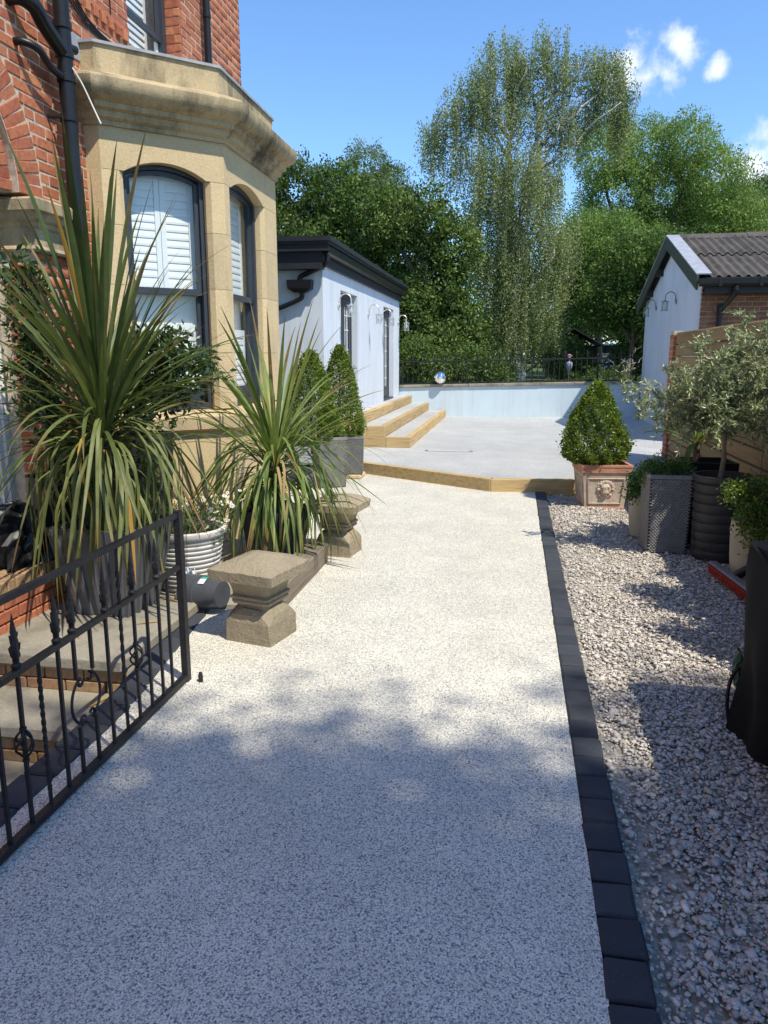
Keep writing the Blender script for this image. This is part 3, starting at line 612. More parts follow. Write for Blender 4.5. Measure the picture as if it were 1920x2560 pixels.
# downpipes
def pipe(name, pts, r, parent, collars=(), n=14, mat=BLK):
    m = MB().tube(pts, r, n)
    for c, rr, h in collars: m.lathe([(r,-h/2),(rr,-h/2+.004),(rr,h/2-.004),(r,h/2)], c, n)
    return m.build(name, mat, parent, 40)
PX, PY = HX+.115, 5.235
p1 = pipe('downpipe', [(PX,PY,-.1),(PX,PY,6.3)], .053, house, [((PX,PY,z), .062, .05) for z in (1.4,3.20,3.45,3.60,3.78,4.6)], 18)
pipe('branch_pipe', bez([(HX-.02,4.83,3.80),(HX+.07,4.84,3.80),(PX,4.92,3.775),(PX,5.03,3.70),(PX,PY,3.60)], 8), .05, p1); pipe('branch_pipe', bez([(HX-.02,4.86,3.555),(HX+.05,4.865,3.555),(PX,4.93,3.53),(PX,5.06,3.47),(PX,PY,3.44)], 8), .024, p1)
pipe('pipe_clip', [(HX,PY-.075,3.2),(PX,PY-.05,3.2)], .012, p1, n=6); pipe('branch_pipe', [(PX,PY,3.66),(PX+.02,PY+.11,3.665)], .028, p1)
pipe('downpipe', [(HX+.07,7.96,3.9),(HX+.07,7.96,6.3)], .036, house, [((HX+.07,7.96,z), .043, .04) for z in (4.9,5.9)])
for i in range(7):
    z = 3.95+.07*i; pts = bez([(HX+.012,5.1,z+.25),(HX+.03,5.35+.02*i,z+.18-.02*i),(HX+.012,5.75,z+.03-.05*i),(HX+.012,6.35,z-.07*i+.02)], 8)
    if i < 4: MB().tube(pts, .006, 5).build('cable', BLK, house, 60)
MB().tube([(HX+.01,6.12,4.2),(HX+.01,6.1,6.3)], .005, 5).build('cable', BLK, house)
rp = MB().tube(bez([(PX+.05,PY,3.52),(PX+.10,PY+.03,3.42),(PX+.16,PY+.05,3.27),(PX+.21,PY+.04,3.17)], 8), .006, 6).build('hanging_rope', CABLE); tag(rp, 'frayed pale rope end hanging off the black downpipe', 'rope')

# ------------------------------------------------------------------ garden room
GX = -2.75
gr = thing('garden_room', 'pale blue rendered garden room with black flat roof and glazed doors', 'outbuilding', (GX,14.7,.15))
D1, D2 = (12.15,13.45), (16.2,17.55); DH = 2.62
w = MB(); yc = [11.0, D1[0], D1[1], D2[0], D2[1], 18.42]
for a, b in ((0,1),(2,3),(4,5)): w.box(GX-.3, GX, yc[a], yc[b], .0, 3.0)
for d in (D1, D2): w.box(GX-.3, GX, d[0], d[1], DH, 3.0); w.box(GX-.3, GX, d[0], d[1], 0, .66)
w.box(GX-5.3, GX-.3, 11.0, 11.25, 0, 3.0); w.box(GX-5.3, GX-.3, 18.17, 18.42, 0, 3.0); w.build('wall', BLUE, gr)
MB().box(GX-5.4, GX+.16, 10.72, 18.62, 3.12, 3.16).build('roof', FASC, gr)
MB().prism([(GX-5.4,3.16),(GX+.20,3.16),(GX+.20,3.22),(GX-5.4,3.30)], 'y', 10.70, 18.64).build('roof_edge', FASC, gr)
m = MB(); m.box(GX-5.4, GX+.05, 10.80, 10.82, 2.80, 3.12); m.box(GX-5.4, GX+.16, 10.74, 10.76, 3.03, 3.13); m.box(GX-5.4,GX+.03,10.82,10.998,2.80,2.82); m.build('fascia', FASC, gr)
MB().box(GX+.03, GX+.05, 10.82, 18.55, 2.88, 3.12).build('fascia', FASC, gr); MB().box(GX+.002, GX+.05, 10.82, 18.55, 2.86, 2.88).build('soffit', FASC, gr)
gpf = [(GX+.05,3.10),(GX+.05,3.0),(GX+.075,2.985),(GX+.12,2.985),(GX+.15,3.01),(GX+.16,3.10),(GX+.152,3.10),(GX+.143,3.015),(GX+.117,2.995),(GX+.08,2.995),(GX+.06,3.01),(GX+.06,3.10)]
MB().prism(gpf, 'y', 10.78, 18.62).build('gutter', BLK, gr)
pipe('downpipe', bez([(GX+.10,10.86,3.0),(GX+.10,10.86,2.90),(GX+.04,10.87,2.84),(GX-.26,10.92,2.73),(GX-.31,10.92,2.69),(GX-.32,10.92,2.64)], 6), .035, gr)
hp = MB(); hp.loft([sq(.17,2.49,.10,(GX-.31,10.92)), sq(.34,2.54,.15,(GX-.31,10.92)), sq(.36,2.66,.16,(GX-.31,10.92))]); hp.build('rain_hopper', BLK, gr)
pipe('downpipe', bez([(GX-.29,10.93,2.49),(GX-.29,10.93,2.43),(GX-.36,10.93,2.38),(GX-.75,10.93,2.24),(GX-1.3,10.93,2.1)], 6), .034, gr)
for j, d in enumerate((D1, D2)):
    y0, y1 = d; fx = GX-.10
    m = MB(); m.box(fx-.07, fx, y0, y0+.07, .66, DH); m.box(fx-.07, fx, y1-.07, y1, .66, DH); m.box(fx-.07, fx, y0+.07, y1-.07, DH-.08, DH); m.box(fx-.07, fx+.10, y0, y1, .64, .685)
    door = m.build('door', DARKP, gr)
    mid = (y0+y1)/2
    for a, b in ((y0+.075, mid-.004), (mid+.004, y1-.075)):
        m = MB(); m.box(fx-.055, fx-.012, a, a+.11, .69, DH-.085); m.box(fx-.055, fx-.012, b-.11, b, .69, DH-.085); m.box(fx-.055, fx-.012, a+.11, b-.11, .69, .93); m.box(fx-.055, fx-.012, a+.11, b-.11, DH-.2, DH-.085)
        m.build('door_leaf', DARKP, door)
        MB().box(fx-.042, fx-.034, a+.11, b-.11, .93, DH-.2).build('pane', GLASS, door)
        m = MB(); pa, pb = a+.11, b-.11
        for q in (.22, .78): yy = pa+(pb-pa)*q; m.box(fx-.034, fx-.024, yy-.008, yy+.008, .93, DH-.2)
        for q in (.12, .30, .52, .74, .90): zz = .93+(DH-1.13)*q; m.box(fx-.034, fx-.0235, pa, pb, zz-.008, zz+.008)
        m.build('glazing_bar', WHITE, door)
    MB().tube([(fx+.01,mid-.06,1.60),(fx+.035,mid-.06,1.60),(fx+.035,mid-.16,1.60)], .009, 6).build('door_handle', STEEL, door)
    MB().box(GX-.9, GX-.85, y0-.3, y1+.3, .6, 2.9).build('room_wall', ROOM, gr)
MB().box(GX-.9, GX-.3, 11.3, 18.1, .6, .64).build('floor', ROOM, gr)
so_ = MB(); so_.cbox(GX, GX+.06, 11.86, 11.98, 1.42, 1.58, .008); so_ = so_.build('socket_box', WHITE); tag(so_, 'small white socket box on the blue garden room wall', 'socket')
# wall lanterns: arched swan-neck arm with a glass cylinder in a wire cage
def lantern_proto():
    P = {}
    P['backplate'] = MB().lathe([(.0,0),(.05,0),(.05,.015),(.04,.025),(0,.025)], n=16, caps=False).mesh('backplate', STEEL, 40)
    arm = [(0,0,0),(.03,0,.0)] + [(.03+.105-.105*math.cos(t), 0, .10+.105*math.sin(t)) for t in np.linspace(0, math.pi, 12)] + [(.24,0,.03)]
    P['arm'] = MB().tube(arm, .0115, 8).mesh('arm', STEEL, 60)
    c = MB(); c.lathe([(.0,.035),(.03,.03),(.035,.0),(.0,0)], (.24,0,0), 12, False); P['cap'] = c.mesh('cap', STEEL, 40)
    c = MB()
    for k in range(10):
        a = 2*math.pi*k/10; c.tube([(.24+.062*math.cos(a), .062*math.sin(a), .015),(.24+.062*math.cos(a), .062*math.sin(a), -.20)], .0036, 4)
    for z in (0, -.19):
        for s in (-.045, .0, .045): c.tube([(.24-.085,s,z),(.24+.085,s,z)], .0026, 4); c.tube([(.24+s,-.085,z),(.24+s,.085,z)], .0026, 4)
    P['cage'] = c.mesh('cage', STEEL)
    P['glass_shade'] = MB().lathe([(.055,0),(.055,-.18)], (.24,0,0), 16, False).mesh('glass_shade', GLASS, 60)
    fb = NT('frosted_bulb').fin((.75,.74,.70), .3, 0, .5); P['bulb'] = MB().lathe([(.012,-.005),(.014,-.05),(.03,-.085),(.03,-.115),(.012,-.14)], (.24,0,0), 12).mesh('bulb', fb, 60)
    return P
LP_ = lantern_proto()
LP_SHADED = {k: (me if k in ('glass_shade','bulb') else me.copy()) for k, me in LP_.items()}
for k, me in LP_SHADED.items():
    if k not in ('glass_shade','bulb'): me.materials[0] = DSTEEL_SHADED  # outbuilding lanterns: their shade is put into a darker steel colour
lgrp = {'a': 'lanterns along the garden room wall', 'b': 'lanterns on the right outbuilding'}
def lantern(x, y, z, rz, label, g):
    t = thing('wall_lantern', label, 'lantern', (x, y, z), lgrp[g])
    for k, me in (LP_ if g == 'a' else LP_SHADED).items():
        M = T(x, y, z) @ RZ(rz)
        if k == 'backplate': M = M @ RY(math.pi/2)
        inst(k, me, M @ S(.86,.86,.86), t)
for y, l in ((11.97,'swan-neck wall lantern nearest the house, left of the first garden room door'),(14.45,'swan-neck wall lantern midway between the two garden room doors'),
             (15.95,'swan-neck wall lantern just before the second garden room door'),(18.2,'swan-neck wall lantern at the far corner of the garden room, against the trees')):
    lantern(GX+.002, y, 2.36 if y > 13 else 2.37, 0, l, 'a')

# ------------------------------------------------------------------ low back wall with railing
def lerp(a, b, t): return a+(b-a)*t
BW0, BW1 = Vector((-2.76,18.5)), Vector((2.96,19.12))
dv = (BW1-BW0); BL = dv.length; BM = T(BW0.x, BW0.y, 0) @ RZ(math.atan2(dv.y, dv.x))
bw = thing('garden_wall', 'low pale aqua rendered wall with stone coping at the end of the terrace', 'wall', (0,18.8,.15))
ztop = lambda u: lerp(.845, .955, u/BL)
m = MB(); m.add([(0,0,0),(BL,0,0),(BL,.22,0),(0,.22,0),(0,0,ztop(0)),(BL,0,ztop(BL)),(BL,.22,ztop(BL)),(0,.22,ztop(0))], [(0,3,2,1),(4,5,6,7),(0,1,5,4),(1,2,6,5),(2,3,7,6),(3,0,4,7)])
m.build('wall', BLUE2, bw, M=BM)
u = 0
while u < BL-.05:
    l = min(R.uniform(.75,.95), BL-u)
    mm = MB().cbox(u+.003, u+l-.003, -.045, .26, 0, .062, .008); mm.v = [(x, y+R.uniform(-.004,.004), z+ztop(x)+R.uniform(-.003,.003)) for x, y, z in mm.v]; mm.build('coping_stone', STEPST, bw, M=BM); u += l
rl = thing('iron_railing', 'black iron railing with small finials on the low terrace wall', 'railing', (0,18.9,.9))
rb = lambda u: ztop(u)+.06
m = MB(); m.tube([(.03,.11,rb(0)+.55),(BL-.04,.11,rb(BL)+.55)], .017, 6); m.tube([(.03,.11,rb(0)+.03),(BL-.04,.11,rb(BL)+.03)], .014, 6); m.build('rail', BLKP, rl, M=BM)
bar = MB().tube([(0,0,0),(0,0,.53)], .0095, 5).mesh('bar', BLKP)
fin = MB().lathe([(.006,.53),(.022,.56),(.010,.59),(.024,.63),(.016,.67),(.0,.74)], n=6, caps=False).mesh('finial', BLKP, 60)
nb = 44
for i in range(nb):
    u = .08+(BL-.16)*i/(nb-1); M = BM @ T(u, .11, rb(u)+.025)
    if i % 12 == 0 or i == nb-1: MB().box(u-.018, u+.018, .092, .128, rb(u)-.03, rb(u)+.58).build('post', BLKP, rl, M=BM)
    else:
        b = inst('bar', bar, M, rl)
        if i % 2 == 0: inst('finial', fin, M, b)
sx = BM @ Vector((1.0, -.02, 0))
mb = MB().lathe([(.148*math.sin(t), .148*math.cos(t)) for t in np.linspace(math.pi-.001, .001, 28)], (sx.x, sx.y-.05, 1.09), 44, False).build('mirror_ball', MIRROR, None, 180)
tag(mb, 'shiny mirrored gazing ball on the wall coping by the railing', 'ball')
gs = thing('garden_stake', 'thin garden stake with pale globe and pink bloom behind the railing', 'ornament', (1.33,19.7,.8))
MB().tube([(1.33,19.7,.78),(1.33,19.7,1.25)], .008, 5).build('stake', DSTEEL_SHADED, gs); MB().lathe([(.02,1.2),(.06,1.30),(.085,1.38),(.07,1.45),(.0,1.48)], (1.33,19.7,0), 14).build('globe', plain('blue_globe', (.22,.25,.34), .2, .1, 9, 0), gs, 60)
m = MB()
for k in range(26):
    a, b = R.uniform(0,6.28), R.uniform(-1,1); p = Vector((1.33+.045*math.cos(a)*math.sqrt(1-b*b), 19.7+.045*math.sin(a), 1.60+.04*b)); m.lathe([(.0,-.014),(.016,0),(0,.014)], tuple(p), 5, False)
m.tube([(1.33,19.7,1.46),(1.33,19.7,1.62)], .006, 5); m.build('bloom', PINK, gs)

# ------------------------------------------------------------------ right outbuilding
OX = 2.95; OY0, OY1, OP = 13.45, 18.95, 16.05; EZ, PZ = 2.72, 3.62
ob = thing('garden_outbuilding', 'outbuilding with pale blue gable wall and dark corrugated roof', 'outbuilding', (OX,16,.15))
MB().prism([(OY0+.062,-.3),(OY1,-.3),(OY1,EZ-.02),(OP,PZ),(OY0+.062,EZ-.02)], 'x', OX, OX+.22).build('gable_wall', BLUE, ob)
m = MB(); m.box(OX+.004, OX+.225, OY0+.012, OY0+.06, -.3, EZ+.1); m.box(OX+.225, OX+6, OY0+.012, OY0+.25, -.3, EZ+.1); m.box(OX+.225, OX+6, OY1-.25, OY1, -.3, EZ); m.box(OX+5.8, OX+6, OY0+.25, OY1-.25, -.3, EZ+.3); m.build('side_wall', MORTAR, ob)
wb = block_mesh('brick', .215, .06, .065, BROWN, .004, .0015, 4)
for k in range(14):
    z = 1.74+k*.0755; x = OX+.1075+.002-(.113 if k % 2 else 0)
    while x < OX+2.9:
        a, b = max(x-.1075, OX+.003), x+.1075
        if b-a > .03: inst('brick', R.choice(wb), T((a+b)/2, OY0+.03+R.uniform(-.002,.002), z) @ S((b-a)/.215, 1, 1), ob)
        x += .2255
# barge boards
def barge(y0, z0, y1, z1, name='barge_board'):
    d = Vector((y1-y0, z1-z0)).normalized(); nrm = Vector((-d.y, d.x)); nrm = nrm if nrm.y > 0 else -nrm
    q = [(y0, z0), (y1, z1)]; poly = [(y0+nrm.x*.03, z0+nrm.y*.03), (y1+nrm.x*.03, z1+nrm.y*.03), (y1, z1-.20), (y0, z0-.20)]
    MB().prism(poly, 'x', OX-.16, OX-.13).build(name, plain('green_black_board', (.055,.062,.045), .55, .2, 8, .1, 40), ob)
    MB().prism([(y0+nrm.x*.035, z0+nrm.y*.035),(y1+nrm.x*.035, z1+nrm.y*.035),(y1+nrm.x*.055, z1+nrm.y*.055),(y0+nrm.x*.055, z0+nrm.y*.055)], 'x', OX-.17, OX+.06).build('verge_trim', LEAD, ob)
    MB().prism([(y0, z0-.03),(y1, z1-.03),(y1, z1-.05),(y0, z0-.05)], 'x', OX-.128, OX-.002).build('soffit', FASC, ob)
sl = (PZ-EZ)/(OP-OY0)
barge(OY0-.28, EZ-.28*sl+.20, OP, PZ+.20); barge(OY1+.35, EZ-.3*sl+.14, OP, PZ+.20)
for a in (.35, .72): 
    yy, zz = lerp(OP, OY1, a), lerp(PZ, EZ, a)+.06; MB().box(OX-.12, OX, yy-.06, yy+.06, zz-.16, zz-.02).build('purlin_end', FASC, ob)
# corrugated sheets, two rows
def sheet(x0, x1, ya, za, yb, zb, lift):
    nx = int((x1-x0)/.0183); V = []
    for row, (y, z) in enumerate(((ya, za), (lerp(ya,yb,.5), lerp(za,zb,.5)), (yb, zb))):
        for i in range(nx+1): x = x0+(x1-x0)*i/nx; V.append((x, y, z+lift+.024*math.sin(2*math.pi*(x-OX)/.146)))
    F = [(r*(nx+1)+i, r*(nx+1)+i+1, (r+1)*(nx+1)+i+1, (r+1)*(nx+1)+i) for r in range(2) for i in range(nx)]
    return MB().add(V, F).build('roof_sheet', CORR, ob, 80)
ya, za, yb, zb = OY0-.24, EZ-.24*sl+.19, OP, PZ+.19; ym, zm = lerp(ya,yb,.55), lerp(za,zb,.55)
for i in range(6):
    x0 = OX+.03+i*1.022; sheet(x0, x0+1.06, ya, za, ym, zm, .004+.006*(i%2)); sheet(x0, x0+1.06, lerp(ya,yb,.49), lerp(za,zb,.49), yb, zb, .03+.006*(i%2))
    sheet(x0, x0+1.06, OY1+.3, EZ-.3*sl+.14, OP, PZ+.19, .012)
m = MB()
for i in range(5): m.M = T(0,0,.012*(i%2)); m.prism([(OP-.16,PZ+.16),(OP,PZ+.265),(OP+.16,PZ+.16),(OP+.14,PZ+.15),(OP,PZ+.245),(OP-.14,PZ+.15)], 'x', OX+.03+i*1.25, OX+1.3+i*1.25)
m.build('ridge_cap', CORR, ob)
gy = OY0-.3; gp = [(gy-.11,EZ+.07),(gy-.105,EZ-.01),(gy-.07,EZ-.045),(gy-.02,EZ-.045),(gy,EZ-.02),(gy,EZ+.07),(gy-.01,EZ+.07),(gy-.012,EZ-.01),(gy-.03,EZ-.035),(gy-.065,EZ-.035),(gy-.095,EZ-.005),(gy-.1,EZ+.07)]
MB().prism(gp, 'x', OX-.14, OX+6).build('gutter', BLK, ob)
for x in (OX+.15, OX+.75, OX+2.2): MB().box(x, x+.05, gy-.116, gy+.005, EZ-.052, EZ+.075).build('gutter_clip', BLK, ob)
MB().box(OX-.02, OX+6, OY0-.27, OY0-.25, EZ-.15, EZ+.10).build('fascia', FASC, ob); MB().box(OX-.02, OX+6, OY0-.25, OY0-.002, EZ-.15, EZ-.13).build('soffit', FASC, ob)
dp = pipe('downpipe', bez([(OX+.42,gy-.06,EZ-.04),(OX+.42,gy-.06,EZ-.14),(OX+.36,gy+.06,EZ-.27),(OX+.28,OY0-.06,EZ-.40),(OX+.28,OY0-.06,EZ-.48),(OX+.28,OY0-.06,.0)], 6), .036, ob, [((OX+.42,gy-.06,EZ-.09), .047, .06), ((OX+.28,OY0-.06,EZ-.43), .045, .07)])
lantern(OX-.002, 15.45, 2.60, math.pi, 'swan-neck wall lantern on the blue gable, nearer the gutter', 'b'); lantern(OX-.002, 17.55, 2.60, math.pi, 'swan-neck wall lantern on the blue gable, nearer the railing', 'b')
# sleeper fence
FX = 2.2
fn = thing('timber_fence', 'tall fence of weathered horizontal timber boards behind the potted olive', 'fence', (FX,8,0))
nbd = 12; bh = (1.925+.06)/nbd
for k in range(nbd):
    z0 = -.06+k*bh
    for a, b in ((-1.0,2.4),(2.404,4.8),(4.804,7.2),(7.204,9.6),(9.604,11.36)):
        m = MB().cbox(FX+R.uniform(-.004,.004), FX+.09, a, b, z0+.0055, z0+bh-.0055, .013); m.v = [(x, y, z+R.uniform(-.002,.002)) for x, y, z in m.v]; m.build('board', FENCEW, fn)
pr = thing('brick_pier', 'narrow red brick pier at the far end of the timber fence', 'pier', (2.25,11.45,.15))
MB().box(2.168, 2.30, 11.372, 11.60, 0, 1.94).build('mortar_core', MORTAR, pr)
pb = block_mesh('brick', .142, .24, .065, RED, .004, .0015, 3)
for k in range(25): inst('brick', R.choice(pb), T(2.234, 11.486, .045+k*.0755), pr)

# ------------------------------------------------------------------ foliage helpers
def unit(n):
    v = rng.normal(size=(n, 3)); return v/np.linalg.norm(v, axis=1)[:, None]
def leaves(P, L, aspect=.5, down=0., out=None, outw=0., flat=.0, tint=None, jit=.25):
    """rhombic leaves at points P; returns V, F, tint"""
    n = len(P); d = unit(n); d[:, 2] -= down
    if out is not None: d += out*outw
    d /= np.linalg.norm(d, axis=1)[:, None]
    r = unit(n); r[:, 2] += flat; s = np.cross(d, r); s /= np.linalg.norm(s, axis=1)[:, None]+1e-9; nn = np.cross(s, d)
    L = (L*rng.uniform(1-jit, 1+jit, n))[:, None]; w = L*aspect*.5
    a = P; b = P+d*L*.45+s*w+nn*L*.06; c = P+d*L; e = P+d*L*.45-s*w+nn*L*.06
    V = np.stack([a, b, c, e], 1).reshape(-1, 3); F = np.arange(n*4).reshape(-1, 4)
    return V, F, rng.random(n) if tint is None else tint
def fol(name, P, L, mat, parent=None, kind=None, **k):
    V, F, t = leaves(P, L, **k); o = inst(name, npmesh(name, V, F, mat, t), I4, parent)
    if kind: o['kind'] = kind
    return o
def clumps(blobs, nc, per, rc, shell=(.62, 1.02), flatten=.8):
    B = np.array(blobs, float); wgt = (B[:, 3]*B[:, 4]+B[:, 4]*B[:, 5]+B[:, 3]*B[:, 5]); i = rng.choice(len(B), nc, p=wgt/wgt.sum())
    u = unit(nc); r = rng.uniform(shell[0], shell[1], nc)[:, None]; C = B[i, :3]+u*B[i, 3:]*r
    rr = rc*rng.uniform(.55, 1.4, nc); m = rng.poisson(per, nc)+1; idx = np.repeat(np.arange(nc), m); n = len(idx)
    q = unit(n)*(rng.random(n)**.45)[:, None]; q[:, 2] *= flatten
    P = C[idx]+q*rr[idx][:, None]; t = np.clip(rng.random(nc)[idx]*.55+rng.random(n)*.45, 0, 1)
    o = q/ (np.linalg.norm(q, axis=1)[:, None]+1e-6)
    return P, t, o
def limb(m, a, b, r0, r1, wob=.1, n=7):
    a, b = Vector(a), Vector(b); L = (b-a).length; pts = [a.lerp(b, k/n)+Vector((R.uniform(-1,1),R.uniform(-1,1),R.uniform(-.5,.5)))*wob*L*.12*(0 < k < n) for k in range(n+1)]
    m.tube(pts, r0, 7, rs=[lerp(r0, r1, k/n) for k in range(n+1)]); return pts
# ------------------------------------------------------------------ trees
def broad(name, label, cat, base, blobs, nc, per, rc, L, mat, group, bark=BARK, tr=.22, aspect=.55, shell=(.55,1.03), extra=None):
    t = thing(name, label, cat, base, group); top = max(b[2] for b in blobs); m = MB()
    bx, by, bz = base; c = np.mean([b[:3] for b in blobs], 0); fork = (lerp(bx,c[0],.4), lerp(by,c[1],.4), bz+(top-bz)*.35)
    limb(m, (bx,by,bz-.1), fork, tr, tr*.7)
    for b in blobs: limb(m, fork, b[:3], tr*.5, .03, .5)
    m.build('trunk', bark, t, 60)
    P, tt, o = clumps(blobs, nc, per, rc, shell)
    if extra is not None: P = np.concatenate([P, extra]); tt = np.concatenate([tt, rng.random(len(extra))]); o = np.concatenate([o, unit(len(extra))])
    fol('crown', P, L, mat, t, aspect=aspect, out=o, outw=.35, tint=tt, flat=.5); return t
TG = 'trees beyond the railing'
def BL_(xz, y, dy, k=1.0): return [(x, y+R.uniform(-dy, dy), z, r*k, r*k*1.15, r*k) for x, z, r in xz]
broad('oak_tree', 'dense dark green tree rising behind the left end of the garden room', 'tree', (-7.2,24.5,.7), BL_([(-8.2,6.3,1.5),(-6.9,6.4,1.35),(-8.5,4.3,1.7),(-6.9,4.5,1.6),(-7.4,2.4,1.6),(-9.6,5.2,1.6)], 24.5, .8), 1500, 34, .34, .115, L_DARK, TG)
broad('oak_tree', 'dense dark tree with rounded top just left of the weeping birch', 'tree', (-4.6,23.8,.7), BL_([(-5.6,6.3,1.15),(-4.7,5.6,1.25),(-5.4,4.3,1.45),(-4.2,4.4,1.4),(-4.9,2.6,1.6),(-3.6,3.2,1.3),(-5.9,2.6,1.4)], 23.8, .7), 1600, 34, .33, .115, L_DARK, TG)
broad('oak_tree', 'dark leafy tree close behind the railing left of the birch trunk', 'tree', (-2.7,22.8,.7), BL_([(-3.6,5.3,1.0),(-2.7,5.3,.95),(-1.9,4.6,.9),(-2.5,3.4,1.25),(-3.3,2.6,1.3),(-1.8,2.4,1.1),(-2.4,1.6,1.1),(-1.4,1.5,.8)], 22.6, .5), 1500, 32, .30, .105, L_DARK, TG)
broad('hedge_shrub', 'low dark shrubs growing against the railing behind the mirror ball', 'shrub', (-1.7,20.3,.78), BL_([(-2.2,1.35,.62),(-1.2,1.3,.6),(-.5,1.15,.5),(-2.7,1.6,.6)], 20.3, .3), 420, 22, .2, .085, L_DARK, TG, tr=.05)
broad('birch_tree', 'distant grey green birch crown showing above the dark left trees', 'tree', (-8.0,45,.7), BL_([(-8.6,11.9,1.5),(-8.3,9.6,2.0),(-7.1,11.2,1.05),(-6.9,9.4,1.5),(-9.6,9.8,1.5)], 45, .8), 1100, 26, .4, .13, L_FAR, TG, BIRCHB, .18)
broad('locust_tree', 'tall pale green feathery tree with domed crown right of the birch', 'tree', (5.0,36,.7), BL_([(3.3,9.8,1.35),(5.2,10.1,1.4),(6.7,10.2,1.2),(4.2,8.2,1.75),(6.3,8.1,1.9),(7.8,8.7,1.45),(3.2,6.3,1.4),(5.3,6.4,1.5),(7.6,6.9,1.6),(9.0,7.4,1.4),(10.2,6.7,1.4)], 36, 1.0), 2600, 36, .42, .125, L_PALE, TG, tr=.3, aspect=.42)
broad('locust_tree', 'lower mid green tree filling the gap right of the birch trunk', 'tree', (3.0,29,.7), BL_([(2.2,5.6,1.2),(3.2,5.0,1.3),(2.6,3.7,1.3),(3.7,3.6,1.2),(1.9,4.2,1.0),(4.3,4.9,1.1),(2.0,2.6,.9)], 29, .7), 1700, 34, .33, .105, L_PALE, TG, tr=.18, aspect=.45)
broad('willow_tree', 'soft grey green tree behind the corrugated roof at right', 'tree', (9.6,44,.7), BL_([(9.0,9.0,1.6),(10.6,8.6,1.8),(12.4,8.0,1.9),(9.6,7.0,2.0),(11.6,6.6,2.0),(14,7.5,1.9)], 44, 1.0), 1500, 30, .48, .14, L_FAR, TG, tr=.3, aspect=.35)
broad('oak_tree', 'dark far tree at the right edge above the corrugated roof', 'tree', (17.5,62,.7), BL_([(16.9,12.9,1.6),(18.6,13.4,2.0),(17.6,10.6,2.2),(16.2,10.2,1.7)], 62, 1.0), 800, 26, .5, .17, L_DARK, TG, tr=.3)
broad('undergrowth_tree', 'shaded understorey tree over the lawn behind the right railing', 'tree', (3.4,24.5,.7), BL_([(2.7,3.3,.95),(3.5,3.1,.9),(4.2,2.9,1.0),(3.3,4.3,.9),(4.3,4.2,1.0)], 24.5, .4), 800, 30, .27, .10, L_DARK, TG, tr=.10)
broad('understorey_bush', 'dark bushes on the bank under the right trees beyond the railing', 'shrub', (2.9,26,.75), BL_([(3.7,1.5,.8),(4.6,1.6,.9),(2.2,1.2,.5),(3.9,2.4,.7),(1.5,1.5,.7)], 26, .4), 700, 26, .24, .09, L_DARK, TG, tr=.06)
broad('understorey_bush', 'low bushes far back along the bank between the trunks', 'shrub', (0,34,.75), BL_([(-3,2,1.4),(-.5,1.8,1.3),(1.7,2.2,1.2),(6.3,2.0,1.4),(8.5,2.2,1.5),(10.5,2.2,1.5),(-6,2,1.5)], 34, .5), 1100, 26, .4, .14, L_DARK, TG, tr=.06)
broad('far_treeline', 'mass of trees closing the view low behind the birch', 'trees', (-2,56,.7), BL_([(-24,5,4),(-17,6,4.2),(-10,5,4.2),(-3,5,4.2),(3,4.5,3.8),(9,4,3.6),(15,5,4),(22,5.5,4.4),(30,5,4.5)], 56, 1.0), 2600, 30, .8, .26, L_DARK, TG, tr=.3)
